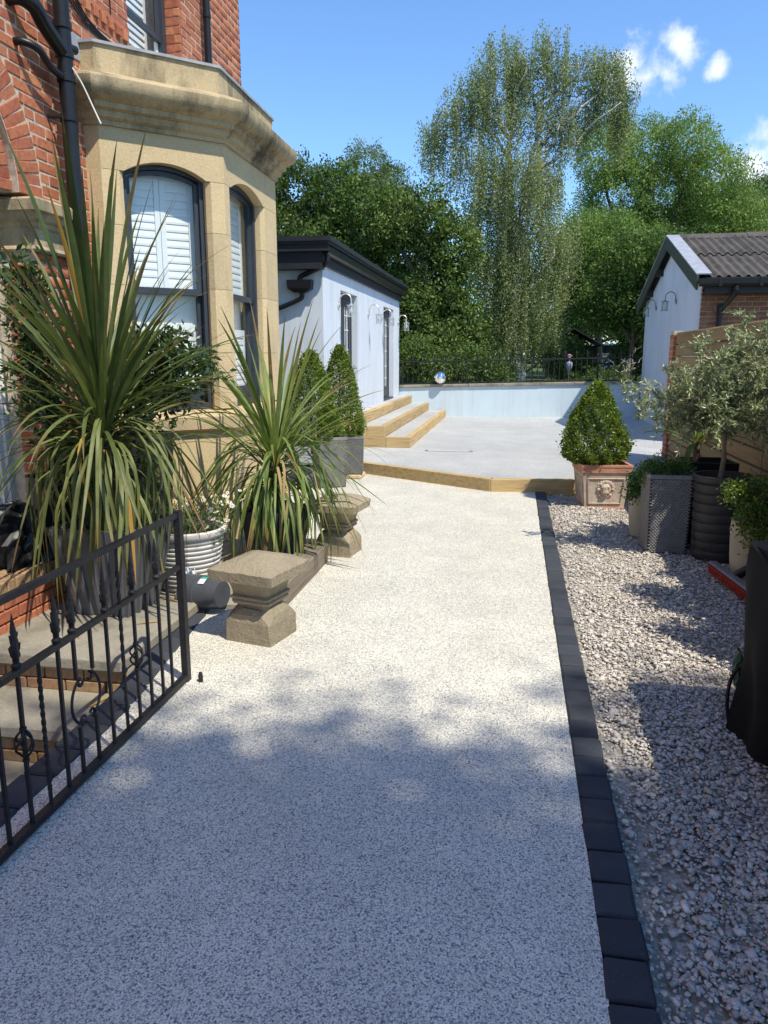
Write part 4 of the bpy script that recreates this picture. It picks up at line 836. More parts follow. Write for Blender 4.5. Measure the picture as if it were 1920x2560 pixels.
# weeping birch
def birch():
    t = thing('weeping_birch', 'tall weeping birch with hanging leaf curtains in the centre background', 'tree', (.15,25,.75), TG)
    m = MB(); tr = limb(m, (.15,25,.6), (-.15,25,4.6), .17, .13, .2, 10); tr = limb(m, (-.15,25,4.6), (-.5,25,9.8), .12, .03, .2, 10); limb(m, (-.1,25,3.9), (.75,25.1,9.6), .10, .03, .25, 10)
    spots = [(-.75,10.4,.75),(-.1,9.9,.55),(.85,10.4,.7),(1.2,9.9,.5),(1.85,10.0,.55),(2.5,9.9,.5),(2.9,9.3,.35),(2.2,9.0,.5),(1.6,8.6,.55),(2.75,8.6,.3),(-1.5,9.5,.75),(-2.2,8.9,.6),(-2.75,8.3,.4),(-.8,8.8,1.1),(.7,8.7,.95),(-1.4,7.4,1.2),(.1,7.0,1.2),(-.9,6.0,1.15),(.9,6.6,.8),(.3,5.2,1.1),(-.6,4.4,1.0),(1.2,5.0,.7),(.5,3.6,1.0),(-.2,2.9,.9),(1.0,3.2,.7)]
    S0 = []; ln = []
    for x, z, r in spots:
        f = Vector((-.3 if x < 0 else .35, 25, max(3.2, z-1.6))); k = limb(m, f, (x, 25+R.uniform(-.9,.6), z+r*.45), .055, .014, .8, 8)
        n = int((105*r*r+38)*R.uniform(.75,1.25)); nt_ = max(7, n//4); u = unit(nt_); u[:, 2] = np.abs(u[:, 2])*1.0-.15; tc = np.array([x, 25, z])+u*np.array([r*.95, r*1.15, r*.95])*(rng.random(nt_)**.4)[:, None]; ti = rng.integers(0, nt_, n); tl_ = rng.uniform(.55, 1.3, nt_); p = tc[ti]+rng.normal(0, 1, (n, 3))*np.array([.13, .15, .14])
        S0.append(p); ln.append(tl_[ti]*rng.uniform(.7, 1.1, n)*(1.35+.25*(z < 8.5))*(1.2 if z < 5.5 else 1))
    S0 = np.concatenate(S0); ln = np.concatenate(ln); P = []; tt = []
    for p, l in zip(S0, ln):
        k = int(l/.022)+3; s = np.linspace(0, 1, k); sw = rng.normal(0, .10, 2); o = rng.normal(0, .045, (k, 3))
        q = p+np.stack([sw[0]*s**1.5, sw[1]*s**1.5, -l*s], 1)+o; q = q[q[:, 2] > .95]; P.append(q); tt.append(np.clip(rng.random()*.5+rng.random(len(q))*.5, 0, 1))
    m.build('trunk', BIRCHB, t, 60); P = np.concatenate(P); fol('crown', P, .058, L_BIRCH, t, aspect=.6, down=.7, jit=.5, tint=np.concatenate(tt))
    tw = MB(); sel = rng.choice(len(S0), 260, replace=False)
    for i in sel: p = Vector(S0[i]); tw.tube([p, p+Vector((R.uniform(-.1,.1), R.uniform(-.1,.1), -float(ln[i])))], .006, 3, False)
    tag(tw.build('twigs', TWIG, t), kind='stuff')
birch()
# low planting, bare twigs, shed and car beyond the railing
def ferny(x, y, z, n, r, h, label, mat=L_FERN):
    t = thing('fern_plant', label, 'plant', (x, y, z), 'low planting behind the railing'); P = []
    for k in range(n):
        a = R.uniform(0, 6.28); e = R.uniform(.5, 1.0); l = np.linspace(.1, 1, 16); q = np.stack([x+np.cos(a)*r*l*e, y+np.sin(a)*r*l*e, z+h*(l*1.6-l*l*.95)*R.uniform(.6,1.1)], 1); P += [q+rng.normal(0, .018, q.shape) for _ in range(4)]
    fol('fronds', np.concatenate(P), .06, mat, t, aspect=.4); return t
for i, (x, y, n, r, h, l) in enumerate(((1.62,20.0,14,.34,.55,'arching fern beside the birch trunk behind the railing'),(2.15,20.3,12,.30,.34,'small bright fern right of the arching one behind the railing'),(2.62,20.2,14,.34,.42,'leafy green plant behind the middle of the right railing'),
      (3.0,20.5,16,.36,.5,'yellow green plant nearest the outbuilding behind the railing'),(.95,20.2,10,.28,.30,'low fern under the birch curtain behind the railing'),(2.35,21.6,20,.55,.75,'taller bushy plant on the bank behind the right railing'))): ferny(x, y, .78, n, r, h, l)
bt = thing('dead_branches', 'tangle of bare grey branches at the right end of the railing', 'branches', (2.9,21.2,.8)); m = MB()
for k in range(16):
    a = (2.75+R.uniform(-.2,.3), 21.2+R.uniform(-.2,.2), .85+R.uniform(0,.5)); limb(m, a, (a[0]+R.uniform(-.6,.5), a[1]+R.uniform(-.3,.3), a[2]+R.uniform(.1,.8)), .016, .005, 1.6, 5)
m.build('branches', plain('dead_wood', (.30,.26,.20), .9, .2, 20, 0), bt, 60)
sh = thing('garden_shed', 'dark timber shed with pitched roof glimpsed behind the birch trunk', 'shed', (2.15,28,.8))
MB().box(1.1, 2.75, 27.6, 29.4, .7, 1.95).build('wall', FASC, sh); MB().prism([(.95,1.93),(1.95,2.5),(2.95,1.93),(2.95,1.99),(1.95,2.56),(.95,1.99)], 'y', 27.4, 29.6).build('roof', FASC, sh)
cr = thing('parked_car', 'white car partly hidden beyond the shrubs behind the railing', 'car', (4.6,40,.8)); CW = plain('white_car_paint', (.75,.75,.75), .25, .03, 5, 0, spec=.5)
MB().prism([(2.6,1.05),(2.6,1.55),(3.4,1.7),(6.3,1.7),(6.6,1.5),(6.6,1.05)], 'y', 39.2, 40.9).build('body', CW, cr); MB().prism([(3.3,1.7),(3.9,2.2),(5.7,2.2),(6.3,1.7)], 'y', 39.35, 40.75).build('cabin', CW, cr)
MB().prism([(3.5,1.74),(3.98,2.12),(5.6,2.12),(6.05,1.74)], 'y', 39.33, 39.349).build('window', BLK, cr)
for x in (3.3, 5.9): MB().tube([(x,39.15,1.1),(x,39.4,1.1)], .31, 18).build('wheel', BLK, cr, 40)
# tall tree out of frame, right of and behind the viewpoint: casts the foreground shade
def shade_tree():
    H = 13.0; c = np.array([.25+.5*H, -.20-.40*H, H]); bl = [(0,0,0,3.0,2.7,1.8),(-1.2,1.5,-.4,1.8,1.5,1.0),(1.0,1.6,.3,1.8,1.5,1.0),(-2.6,1.0,.2,1.6,1.6,1.0),(-2.2,2.2,-.5,1.3,1.2,.8)]
    for k in range(13):
        a = 2*math.pi*k/13+.3; r = R.uniform(2.0, 2.9); bl.append((r*math.cos(a), r*math.sin(a), R.uniform(-1.4,1.0), R.uniform(1.1,1.7), R.uniform(1.1,1.7), R.uniform(1.0,1.5)))
    bl = [(c[0]+b[0], c[1]+b[1], c[2]+b[2], *b[3:]) for b in bl]
    broad('lime_tree', 'tall shade tree standing outside the view right of the driveway', 'tree', (c[0]-.4, c[1]+.4, -.7), bl, 2900, 15, .36, .16, L_PALE, None, tr=.35, shell=(.1,1.0))
shade_tree()

# ------------------------------------------------------------------ stone steps, low brick wall and iron gate on the left
st = thing('stone_steps', 'worn stone steps with buff brick risers behind the iron gate', 'steps', (-2.3,3.4,-.3))
levels = [(.080,3.40,4.36,-1.925),(-.125,3.03,3.40,-1.862),(-.33,2.66,3.03,-1.858),(-.535,2.1,2.66,-1.858)]
for i, (z, y0, y1, xr) in enumerate(levels):
    m = MB().cbox(-3.19, xr, y0-.03, y1+.02, z-.075, z, .014); m.v = [(x, y+R.uniform(-.006,.006), zz+R.uniform(-.003,.003)) for x, y, zz in m.v]; m.build('step_slab', STEPST, st)
    MB().box(-3.19, xr-.01, y0+.045, y1+.3, z-.6, z-.076).build('riser_core', MORTAR, st)
    rbm = block_mesh('brick', .215, .06, .06, BUFF, .005, .002, 3) if i == 0 else rbm
    for k in range(2):
        zz = z-.076-.034-k*.066; x = xr-.02-.1075-(.11 if k else 0)
        if k: inst('brick', R.choice(rbm), T(xr-.066, y0+.028, zz) @ S(.42,1,1), st)
        while x > -3.1: inst('brick', R.choice(rbm), T(x, y0+.028, zz), st); x -= .225
lw = thing('low_brick_wall', 'low red brick wall with brick-on-edge top left of the steps', 'wall', (-2.95,3.7,.1))
MB().box(-3.18, -2.785, 2.2, 4.30, -.6, .285).build('mortar_core', MORTAR, lw)
for k in range(5):
    zz = -.06+k*.0755; y = 2.3-(.11 if k % 2 else 0)
    while y < 4.18: inst('brick', R.choice(bm_), T(-2.785+.022-.03, y+.1075, zz), lw); y += .2255
lt = block_mesh('coping_brick', .215, .065, .09, BUFF, .006, .002, 3)
y = 2.3
while y < 4.26:
    inst('coping_brick', R.choice(lt), T(-2.875, y, .318), lw); inst('coping_brick', R.choice(lt), T(-3.10, y, .318) @ S(.95,1,1), lw); y += .075
bg_ = thing('rubbish_bag', 'crumpled black plastic sack heaped on the low brick wall', 'bag', (-3.0,4.1,.36))
def crumple(u, v):
    a = u*2*math.pi; p = v*math.pi*.52; r = 1+.18*math.sin(5*a+3*v)+.12*math.sin(11*a-7*v)+R.uniform(-.07,.07); return (-2.98+.19*r*math.cos(a)*math.cos(p*.95), 4.12+.26*r*math.sin(a)*math.cos(p*.95), .362+.34*math.sin(p)*(1+.1*math.sin(4*a)))
MB().grid(crumple, 40, 12).build('sack', BLK, bg_)
# iron gate standing open along the drive
ga = thing('iron_gate', 'open black wrought iron gate with spear finials and a ring scroll', 'gate', (-1.575,2.4,0)); GXx = -1.575
def bar_(pts, r, name, par, n=6, sm=None): return MB().tube(pts, r, n).build(name, BLKP, par, sm)
def flatbar(y0, z0, y1, z1, w, h, name):
    MB().prism([(y0,z0-h/2),(y1,z1-h/2),(y1,z1+h/2),(y0,z0+h/2)], 'x', GXx-w/2, GXx+w/2).build(name, BLKP, ga)
flatbar(.6,.835,3.35,.853,.020,.024,'top_rail'); flatbar(.6,.572,3.34,.598,.020,.022,'middle_rail'); flatbar(.6,.025,3.34,.025,.030,.026,'bottom_rail')
MB().prism([(3.342,0),(3.382,0),(3.382,.872),(3.342,.872)], 'x', GXx-.016, GXx+.016).build('gate_stile', BLKP, ga)
def spear():
    m = MB(); m.lathe([(.016,0),(.018,.012),(.010,.02),(.012,.03)], n=8); m.loft([[(a*x,a*y,z) for x, y in ((-.010,-.005),(.0,-.010),(.010,-.005),(.010,.005),(0,.010),(-.010,.005))] for a, z in ((.8,.03),(1.5,.045),(1.0,.075),(1.25,.095),(.75,.115),(.95,.125),(.02,.195))])
    for s in (-1, 1): m.tube([(0,s*.006,.05),(0,s*.022,.06),(0,s*.026,.078),(0,s*.014,.084),(0,s*.012,.074)], .004, 5); m.tube([(0,s*.006,.10),(0,s*.018,.106),(0,s*.020,.118),(0,s*.010,.118)], .003, 5)
    return m.mesh('spear_finial', BLKP, 50)
SPM = spear()
def basket():
    m = MB()
    for k in range(4):
        a0 = k*math.pi/2; m.tube([(.032*math.sin(math.pi*t)*math.cos(a0+2.6*t), .032*math.sin(math.pi*t)*math.sin(a0+2.6*t), -.055+.11*t) for t in np.linspace(0, 1, 12)], .0045, 5)
    for z in (-.06, .055): m.lathe([(.007,z-.006),(.012,z-.004),(.012,z+.004),(.007,z+.006)], n=8)
    return m.mesh('basket_twist', BLKP, 60)
BKM = basket()
def twisted(z0, z1):
    n = 60; secs = []
    for i in range(n+1):
        t = i/n; a = 1.4+t*22*(1 if .12 < t < .88 else 0)*1.0 if False else 22*min(max((t-.1)/.8, 0), 1); r = .0085; secs.append([(r*math.cos(a+q)*(1 if j % 2 else 1), r*math.sin(a+q), z0+(z1-z0)*t) for j, q in enumerate((0, 1.571, 3.142, 4.712))])
    return MB().loft(secs).mesh('twisted_bar', BLKP)
TWM = twisted(.035, .58); TWT = twisted(.035, .835)
BARM = MB().prism([(-.006,-.006),(.006,-.006),(.006,.006),(-.006,.006)], 'z', .035, .585).mesh('bar', BLKP)
ys = [3.205,3.107,2.994,2.879,2.768,2.654,2.537,2.424,2.326,2.211,2.101,1.982,1.872,1.762,1.652,1.542,1.432,1.322,1.212,1.102,.992,.882,.772]
kinds = ['p','s','p','sb','T','s','c','cs','s','t','sb','p','s','p','T','s','c','cs','s','t','sb','p','p']
zm_ = lambda y: .572+(.026)*(y-.6)/2.74
for y, k in zip(ys, kinds):
    M = T(GXx, y, 0)
    if k == 'T': b = inst('twisted_bar', TWT, M, ga)
    elif k == 't': b = inst('twisted_bar', TWM, M, ga)
    elif k[0] == 'c':
        MB().prism([(-.006,-.006),(.006,-.006),(.006,.006),(-.006,.006)], 'z', .035, .225).build('bar', BLKP, ga, M=M); b = MB().prism([(-.006,-.006),(.006,-.006),(.006,.006),(-.006,.006)], 'z', .415, .585).build('bar', BLKP, ga, M=M)
    else: b = inst('bar', BARM, M, ga)
    if 's' in k: inst('spear_finial', SPM, T(GXx, y, zm_(y)+.012), b)
    if 'b' in k: inst('basket_twist', BKM, T(GXx, y, .33), b)
for yc_, in ((2.48,),(1.377,)):
    m = MB(); c = (GXx, yc_, .32); rr = .098
    for s in (1, -1):
        for q in (1, -1):
            pts = [(c[0], c[1]+s*(.057+0*t)+0, c[2]+q*.1) for t in (0,)]
            arcp = [(c[0], c[1]+s*rr*math.cos(t), c[2]+q*rr*math.sin(t)) for t in np.linspace(0, 1.25, 9)]
            e = Vector(arcp[-1]); curl = [(c[0], e.y+s*(.0+.016*math.sin(t)), e.z-q*(.016-.016*math.cos(t))) for t in np.linspace(.6, 4.4, 8)]
            m.tube(arcp+curl, .006, 6)
            for d in (-.010, .010): m.lathe([(0,-.008),(.008,0),(0,.008)], (c[0]+.006, e.y+s*.012, e.z-q*.012+d), 6, False)
    m.build('ring_scroll', BLKP, ga, 60)
bolt = MB().lathe([(.012,0),(.013,.03),(.008,.05),(0,.052)], (-1.50,3.36,0), 8).build('drop_bolt', BLKP); tag(bolt, 'small rusty gate stop peg set in the driveway by the gate', 'peg')

# ------------------------------------------------------------------ stone pedestals
def pedestal(cx, cy, rz, label):
    t = thing('stone_pedestal', label, 'pedestal', (cx, cy, 0), 'sandstone pedestals by the driveway'); M = T(cx, cy, 0) @ RZ(rz) @ S(.79,.79,1)
    def octa(w, ch, z):
        h = w/2; return [(-h+ch,-h,z),(h-ch,-h,z),(h,-h+ch,z),(h,h-ch,z),(h-ch,h,z),(-h+ch,h,z),(-h,h-ch,z),(-h,-h+ch,z)]
    def rough(m, a=.005): m.v = [(x+R.uniform(-a,a), y+R.uniform(-a,a), z+R.uniform(-a,a)*(z > .01)) for x, y, z in m.v]; return m
    rough(MB().loft([octa(.375,.004,0), octa(.372,.008,.12), octa(.352,.055,.165), octa(.30,.078,.197)]), .003).build('base', PED, t, None, M)
    rough(MB().loft([octa(.255,.03,.193), octa(.25,.03,.215), octa(.30,.02,.222), octa(.315,.02,.235), octa(.295,.02,.247), octa(.325,.015,.254), octa(.325,.015,.266), octa(.285,.015,.275)]), .002).build('neck_moulding', PED, t, None, M)
    rough(MB().loft([octa(.29,.008,.274), octa(.295,.008,.30), octa(.32,.008,.335), octa(.37,.008,.362), octa(.40,.008,.372)]), .002).build('capital', PED, t, 35, M)
    n = 8
    def cap(u, v):
        x, y = (u-.5)*2, (v-.5)*2; e = max(abs(x), abs(y)); return (x*.268+R.uniform(-.004,.004), y*.268+R.uniform(-.004,.004), .430+.072*(1-e**1.7)+R.uniform(-.003,.003))
    m = MB().grid(cap, 12, 12); N = 13
    ring = [i for i in range(N)]+[N*j+N-1 for j in range(1, N)]+[N*(N-1)+i for i in range(N-2, -1, -1)]+[N*j for j in range(N-2, 0, -1)]
    low = [(m.v[i][0]*.975+R.uniform(-.003,.003), m.v[i][1]*.975+R.uniform(-.003,.003), .371+R.uniform(-.002,.004)) for i in ring]; b = len(m.v); m.v += low; k = len(ring)
    m.f += [(ring[i], b+i, b+(i+1)%k, ring[(i+1)%k]) for i in range(k)]; m.f.append(tuple(b+i for i in range(k)))
    m.build('cap_stone', PED, t, 40, M)
pedestal(-1.405, 4.03, rad(-14), 'weathered sandstone pedestal nearest the iron gate'); pedestal(-1.39, 5.98, rad(-8), 'weathered sandstone pedestal farther along, beside the second spiky plant')
sl_ = thing('border_sleeper', 'old grey timber sleeper edging between the two stone pedestals', 'edging', (-1.5,5,0))
MB().cbox(-1.595, -1.415, 4.36, 5.70, -.02, .150, .012).build('sleeper', OLDW, sl_)

# ------------------------------------------------------------------ pots and planters
def square_pot(name, label, cx, cy, z0, w0, w1, h, mat, rz=0, ribs=0, cat='planter', group=None):
    t = thing(name, label, cat, (cx, cy, z0), group); M = T(cx, cy, z0) @ RZ(rz)
    MB().loft([sq(w0,0), sq(w1,h), sq(w1-.04,h), sq(w1-.06,h-.06), sq(.02,h-.06)]).build('pot_body', mat, t, None, M)
    if ribs:
        for s in range(4):
            for i in range(ribs):
                u = (i+.5)/ribs-.5; m = MB(); wr = .32/ribs
                m.M = M @ RZ(s*math.pi/2)
                m.add([((u-wr/2)*w0,-w0/2-.001,.005),((u+wr/2)*w0,-w0/2-.001,.005),((u+wr/2)*w1,-w1/2-.001,h-.004),((u-wr/2)*w1,-w1/2-.001,h-.004),((u-wr/2)*w0,-w0/2-.018,.005),((u+wr/2)*w0,-w0/2-.018,.005),((u+wr/2)*w1,-w1/2-.018,h-.004),((u-wr/2)*w1,-w1/2-.018,h-.004)], [(4,5,6,7),(0,4,7,3),(1,2,6,5),(0,1,5,4),(3,7,6,2)]); m.build('rib', mat, t)
    MB().prism([(-(w1-.07)/2,-(w1-.07)/2),((w1-.07)/2,-(w1-.07)/2),((w1-.07)/2,(w1-.07)/2),(-(w1-.07)/2,(w1-.07)/2)], 'z', h-.10, h-.055).build('soil', SOIL, t, M=M); return t
def round_pot(name, label, cx, cy, z0, prof, mat, cat='pot', n=40, group=None, soil=.05, parts=None):
    t = thing(name, label, cat, (cx, cy, z0), group); rt, ht = prof[-1]
    MB().lathe(prof+[(rt-.02,ht),(rt-.03,ht-.08),(.01,ht-.08)], (cx,cy,z0), n, False).build('pot_body', mat, t, 45)
    MB().lathe([(rt-.028,ht-soil-.02),(rt-.028,ht-soil),(.0,ht-soil+.015)], (cx,cy,z0), 20, False).build('soil', SOIL, t); return t
square_pot('ribbed_planter', 'tall grey planter with vertical ribs holding the big spiky plant', -2.37, 4.16, .08, .345, .53, .54, PLASG, rad(-4), 5)
square_pot('dark_planter', 'charcoal square planter under the second spiky plant by the pedestal', -1.80, 5.58, .022, .34, .42, .42, PLASD, rad(5), 4)
prof = [(.165,0)]; 
for k in range(11): z = .015+k*.033; r = .17+.075*(z/.38)**.8; prof += [(r-.004,z),(r+.010,z+.008),(r+.012,z+.017),(r,z+.026)]
prof += [(.262,.385),(.272,.395),(.272,.425),(.262,.43)]
round_pot('white_ribbed_pot', 'white horizontally ribbed pot of daisies behind the gate stile', -2.19, 4.80, .022, prof, WPOT, n=48)
fp = thing('fallen_pot', 'empty black plastic plant pot lying on its side by the pedestal', 'pot', (-1.88,4.45,.1)); FM = T(-1.915,4.40,.118) @ RZ(rad(-14)) @ RY(math.pi/2-.05) @ RZ(.4) @ S(1.0,1.0,1.05)
MB().lathe([(.0,-.13),(.108,-.13),(.118,.035),(.119,.04),(.127,.042),(.128,.13),(.120,.131),(.112,.04),(.10,-.12),(0,-.12)][::-1] if False else [(.0,.14),(.085,.14),(.104,.0),(.105,-.01),(.112,-.012),(.114,-.12),(.106,-.121),(.098,-.01),(.08,.13),(0,.13)], n=36, caps=False).build('pot_body', plain('grey_black_plastic', (.07,.075,.085), .35, .15, 12, .05, 60, spec=.5), fp, 40, FM)
for a0, a1, mt in ((1.62,1.90,TAGG),(1.90,2.3,WHITE)):
    m = MB(); m.grid(lambda u, v: ((.1062)*math.cos(lerp(a0,a1,u)+1.15), .1062*math.sin(lerp(a0,a1,u)+1.15), .012+.045*v), 6, 1); m.build('label', mt, fp, M=FM)
wp = thing('white_sack', 'crumpled white plastic sack wedged between ribbed pot and fallen pot', 'sack', (-2.03,4.50,.02))
MB().grid(lambda u, v: (-2.06+.10*math.cos(u*6.28)*(1-.6*v)*(1+R.uniform(-.2,.2)), 4.52+.07*math.sin(u*6.28)*(1-.6*v)*(1+R.uniform(-.2,.2)), .03+.2*v*(1+R.uniform(-.15,.1))), 22, 8).build('sack', WHITE, wp)
# terracotta lion pot
tp = thing('terracotta_pot', 'square limewashed terracotta pot with a lion mask on the front', 'pot', (1.0,8.64,-.03)); TM = T(.985,8.645,-.035) @ RZ(rad(7)) @ S(1.07,1.07,1.0)
MB().loft([sq(.385,0), sq(.40,.02), sq(.415,.12), sq(.44,.26), sq(.475,.38), sq(.48,.39)]).build('pot_body', TERRW, tp, None, TM)
MB().loft([sq(.478,.388), sq(.50,.40), sq(.505,.455), sq(.515,.462), sq(.515,.485), sq(.45,.485), sq(.44,.44), sq(.02,.44)]).build('rim', TERRA, tp, None, TM)
MB().loft([sq(.40,-.004), sq(.41,.0), sq(.41,.015), sq(.40,.022)]).build('foot', TERRA, tp, None, TM)
for s in range(4):
    m = MB(); m.M = TM @ RZ(s*math.pi/2); f = lambda u, z: (u*lerp(.40,.455,(z-.05)/.28), -(lerp(.405,.455,((z-.05)/.28))/2+.006), z)
    for (u0,z0),(u1,z1) in (((-.40,.06),(.40,.06)),((.40,.06),(.40,.335)),((.40,.335),(-.40,.335)),((-.40,.335),(-.40,.06))): m.tube([f(u0,z0),f((u0+u1)/2,(z0+z1)/2),f(u1,z1)], .007, 5)
    m.build('panel_moulding', TERRW, tp)
m = MB(); m.M = TM @ T(.0,-.222,.215) @ RX(rad(8)) @ S(1,.55,1); sph = lambda c, r, n=10: m.lathe([(r[0]*math.sin(t), r[1]*math.cos(t)) for t in np.linspace(math.pi-.01, .01, 8)], c, n, False)
sph((0,0,0), (.058,.072)); sph((0,-.045,-.02), (.026,.026)); sph((0,-.05,.012), (.011,.03)); sph((0,-.052,-.03),(.02,.012)); sph((0,-.038,-.055), (.02,.018))
for s in (-1, 1): sph((s*.026,-.048,.022), (.010,.007)); sph((s*.018,-.052,-.026), (.014,.013)); sph((s*.026,-.045,.036), (.017,.006)); sph((s*.032,-.03,-.005), (.016,.02))
for k in range(16):
    a = 2*math.pi*k/16; sph((.072*math.cos(a), -.005+.01*(k%2), .085*math.sin(a)), (.019,.021), 7); a += .2; sph((.086*math.cos(a), .012, .10*math.sin(a)), (.014,.016), 6)
m.build('lion_mask', TERRW, tp, 60)
# wicker planters
def wicker(cx, cy, rz, label, w=.33, h=.665, z0=-.03):
    t = thing('wicker_planter', label, 'planter', (cx, cy, z0), 'grey woven planters'); M = T(cx, cy, z0) @ RZ(rz); w0 = w*.92
    MB().loft([sq(w0,0), sq(w,h), sq(w-.04,h), sq(w-.06,h-.05), sq(.02,h-.05)]).build('pot_body', WICKD, t, None, M); MB().loft([sq(w+.012,h-.03), sq(w+.016,h), sq(w-.02,h+.004), sq(w-.03,h-.01)]).build('rim', WICK, t, None, M)
    V = []; F = []; cols, rows = 12, 44
    for s in range(4):
        RR = M @ RZ(s*math.pi/2)
        for j in range(rows):
            zz = .01+(h-.045)*(j+.5)/rows; ww = lerp(w0, w, zz/h); dz = (h-.045)/rows*.46
            for i in range(cols):
                u = ((i+.5+(.5 if j % 2 else 0))/cols-.5)
                if u > .49: continue
                du = .46/cols; y = -ww/2; b = len(V)
                V += [tuple(RR @ Vector(p)) for p in ((ww*(u-du),y-.001,zz-dz),(ww*(u+du),y-.001,zz-dz),(ww*(u+du),y-.001,zz+dz),(ww*(u-du),y-.001,zz+dz),(ww*(u-du*.5),y-.008,zz-dz*.6),(ww*(u+du*.5),y-.008,zz-dz*.6),(ww*(u+du*.5),y-.008,zz+dz*.6),(ww*(u-du*.5),y-.008,zz+dz*.6))]
                F += [(b+4,b+5,b+6,b+7),(b,b+1,b+5,b+4),(b+1,b+2,b+6,b+5),(b+2,b+3,b+7,b+6),(b+3,b,b+4,b+7)]
    o = inst('weave', npmesh('weave', V, F, WICK), I4, t); o['kind'] = 'stuff'; return t
wicker(1.30, 6.66, rad(3), 'grey woven planter of green herbs standing on the gravel', .34, .665)
wicker(-2.25, 9.20, rad(28), 'grey woven planter holding the nearer left topiary cone', .36, .62, 0); wicker(-2.13, 9.92, rad(10), 'grey woven planter on a stone foot holding the farther left topiary cone', .34, .50, .06)
fs = MB().cbox(-2.30,-1.96,9.75,10.09,0,.058,.015).build('stone_block', SAND); tag(fs, 'pale stone block under the farther woven planter', 'stone block')
round_pot('pale_pot', 'tall pale smooth pot tucked behind the woven herb planter', 1.22, 7.16, -.03, [(.10,0),(.12,.01),(.135,.15),(.145,.35),(.15,.52)], CREAM)
prof = [(.19,0)]
for k in range(8): z = .02+k*.078; prof += [(.195+.022*z/.65,z),(.207+.022*z/.65,z+.012),(.207+.022*z/.65,z+.060),(.195+.022*z/.65,z+.070)]
prof += [(.235,.65),(.24,.66),(.24,.695)]
round_pot('ribbed_tall_pot', 'tall charcoal round pot with stepped ribs holding the olive', 1.69, 6.42, -.03, prof, PLASD, n=40)
square_pot('black_planter', 'black square planter behind the olive pot holding a broad leaved spiky plant', 1.70, 7.05, -.03, .40, .42, .73, BLK, rad(2), cat='planter')
round_pot('cream_pot', 'cream round pot beside the broom with a box bush spilling over', 1.76, 5.72, -.03, [(.13,0),(.145,.01),(.165,.2),(.175,.4),(.17,.47)], CREAM)
square_pot('dark_planter', 'tall dark planter by the wall behind the big spiky plant', -2.66, 5.06, .022, .30, .40, 1.04, PLASD, 0); round_pot('black_tub', 'black tub of bay shrub beside the white door frame', -3.02, 4.62, .22, [(.15,0),(.18,.3),(.19,.60)], BLK)
# push broom
br = thing('push_broom', 'red bristled push broom leaning among the pots on the gravel', 'broom', (1.58,5.5,-.02)); BM_ = T(1.555,5.52,-.01) @ RZ(rad(-84))
MB().cbox(-.36,.36,-.035,.035,.075,.10,.012).build('broom_head', plain('grey_broom_head', (.20,.19,.185), .6, .15, 12, .1, 60), br, M=BM_)
m = MB()
for i in range(34):
    for j in range(4): x = -.345+.69*i/33; y = -.027+.018*j; m.add([(x-.007,y-.006,.077),(x+.007,y-.006,.077),(x+.007,y+.006,.077),(x-.007,y+.006,.077),(x+R.uniform(-.008,.008),y*1.2+R.uniform(-.006,.006),.0)], [(0,1,4),(1,2,4),(2,3,4),(3,0,4)])
tag(m.build('bristles', REDB, br, M=BM_), kind='stuff'); m = MB().tube([(1.60,5.50,.09),(1.64,5.44,.15),(1.66,5.40,.19)], .028, 12, rs=[.035,.030,.017]); m.build('socket', BLK, br, 50); MB().tube([(1.645,5.43,.165),(2.10,4.75,.98)], .0125, 10).build('handle', plain('pale_handle', (.42,.38,.32), .5, .1, 9, 0), br, 60)
# draped black cover over garden furniture
cv = thing('draped_cover', 'heavy black fabric cover draped over furniture at the right edge', 'cover', (1.45,2.85,-.03))
def drape(u, v):
    # u round the box, v from hem (0) to top (1)
    per = u*4; s = int(per) % 4; f = per-int(per); x0, x1, y0, y1 = 1.04, 1.96, 2.15, 3.44; c = [(x0,y1),(x0,y0),(x1,y0),(x1,y1)]; a, b = c[s], c[(s+1)%4]
    x, y = lerp(a[0],b[0],f), lerp(a[1],b[1],f); nx, ny = [(-1,0),(0,-1),(1,0),(0,1)][s]; k = (1-v)
    fold = .055*k*math.sin(f*9.5+s*1.7)+.03*k**1.5*math.sin(f*27+s)+.012*math.sin(f*14+v*9); fold -= .02*k*(f < .08 or f > .92)
    top = .80+.02*math.sin(u*11)
    return (x+nx*(fold-.01*k)+.012*math.sin(v*7+u*20)*.5, y+ny*(fold-.01*k), lerp(-.02 if s != 1 else .0, top, v**.95))
m = MB().grid(drape, 96, 16); m.grid(lambda u, v: (lerp(1.035,1.965,u), lerp(2.145,3.445,v), .80+.05*math.sin(u*3.1)*math.sin(v*3.1)+.018*math.sin(u*9+v*6)+.01*math.sin(v*21)), 18, 20)
m.build('cover_cloth', COVER, cv, 42)
MB().tube(bez([(1.025,2.90,.50),(1.005,2.85,.42),(1.0,2.81,.34),(1.01,2.77,.28)], 6), .006, 6).build('cord', CABLE, cv, 60); MB().tube(bez([(1.02,3.36,.26),(.99,3.36,.20),(.98,3.35,.10),(.99,3.33,.0)], 5), .008, 5).build('strap', BLK, cv)
gb = thing('green_bag', 'small green plastic bag caught behind the black cover hem', 'bag', (.965,3.4,.2)); MB().grid(lambda u, v: (1.035+.022*math.cos(u*6.28)*(1+R.uniform(-.3,.3))*math.sin(v*2.6+.3), 3.43+.03*math.sin(u*6.28)*(1+R.uniform(-.3,.3)), .14+.17*v), 14, 8).build('bag', GREENP, gb)

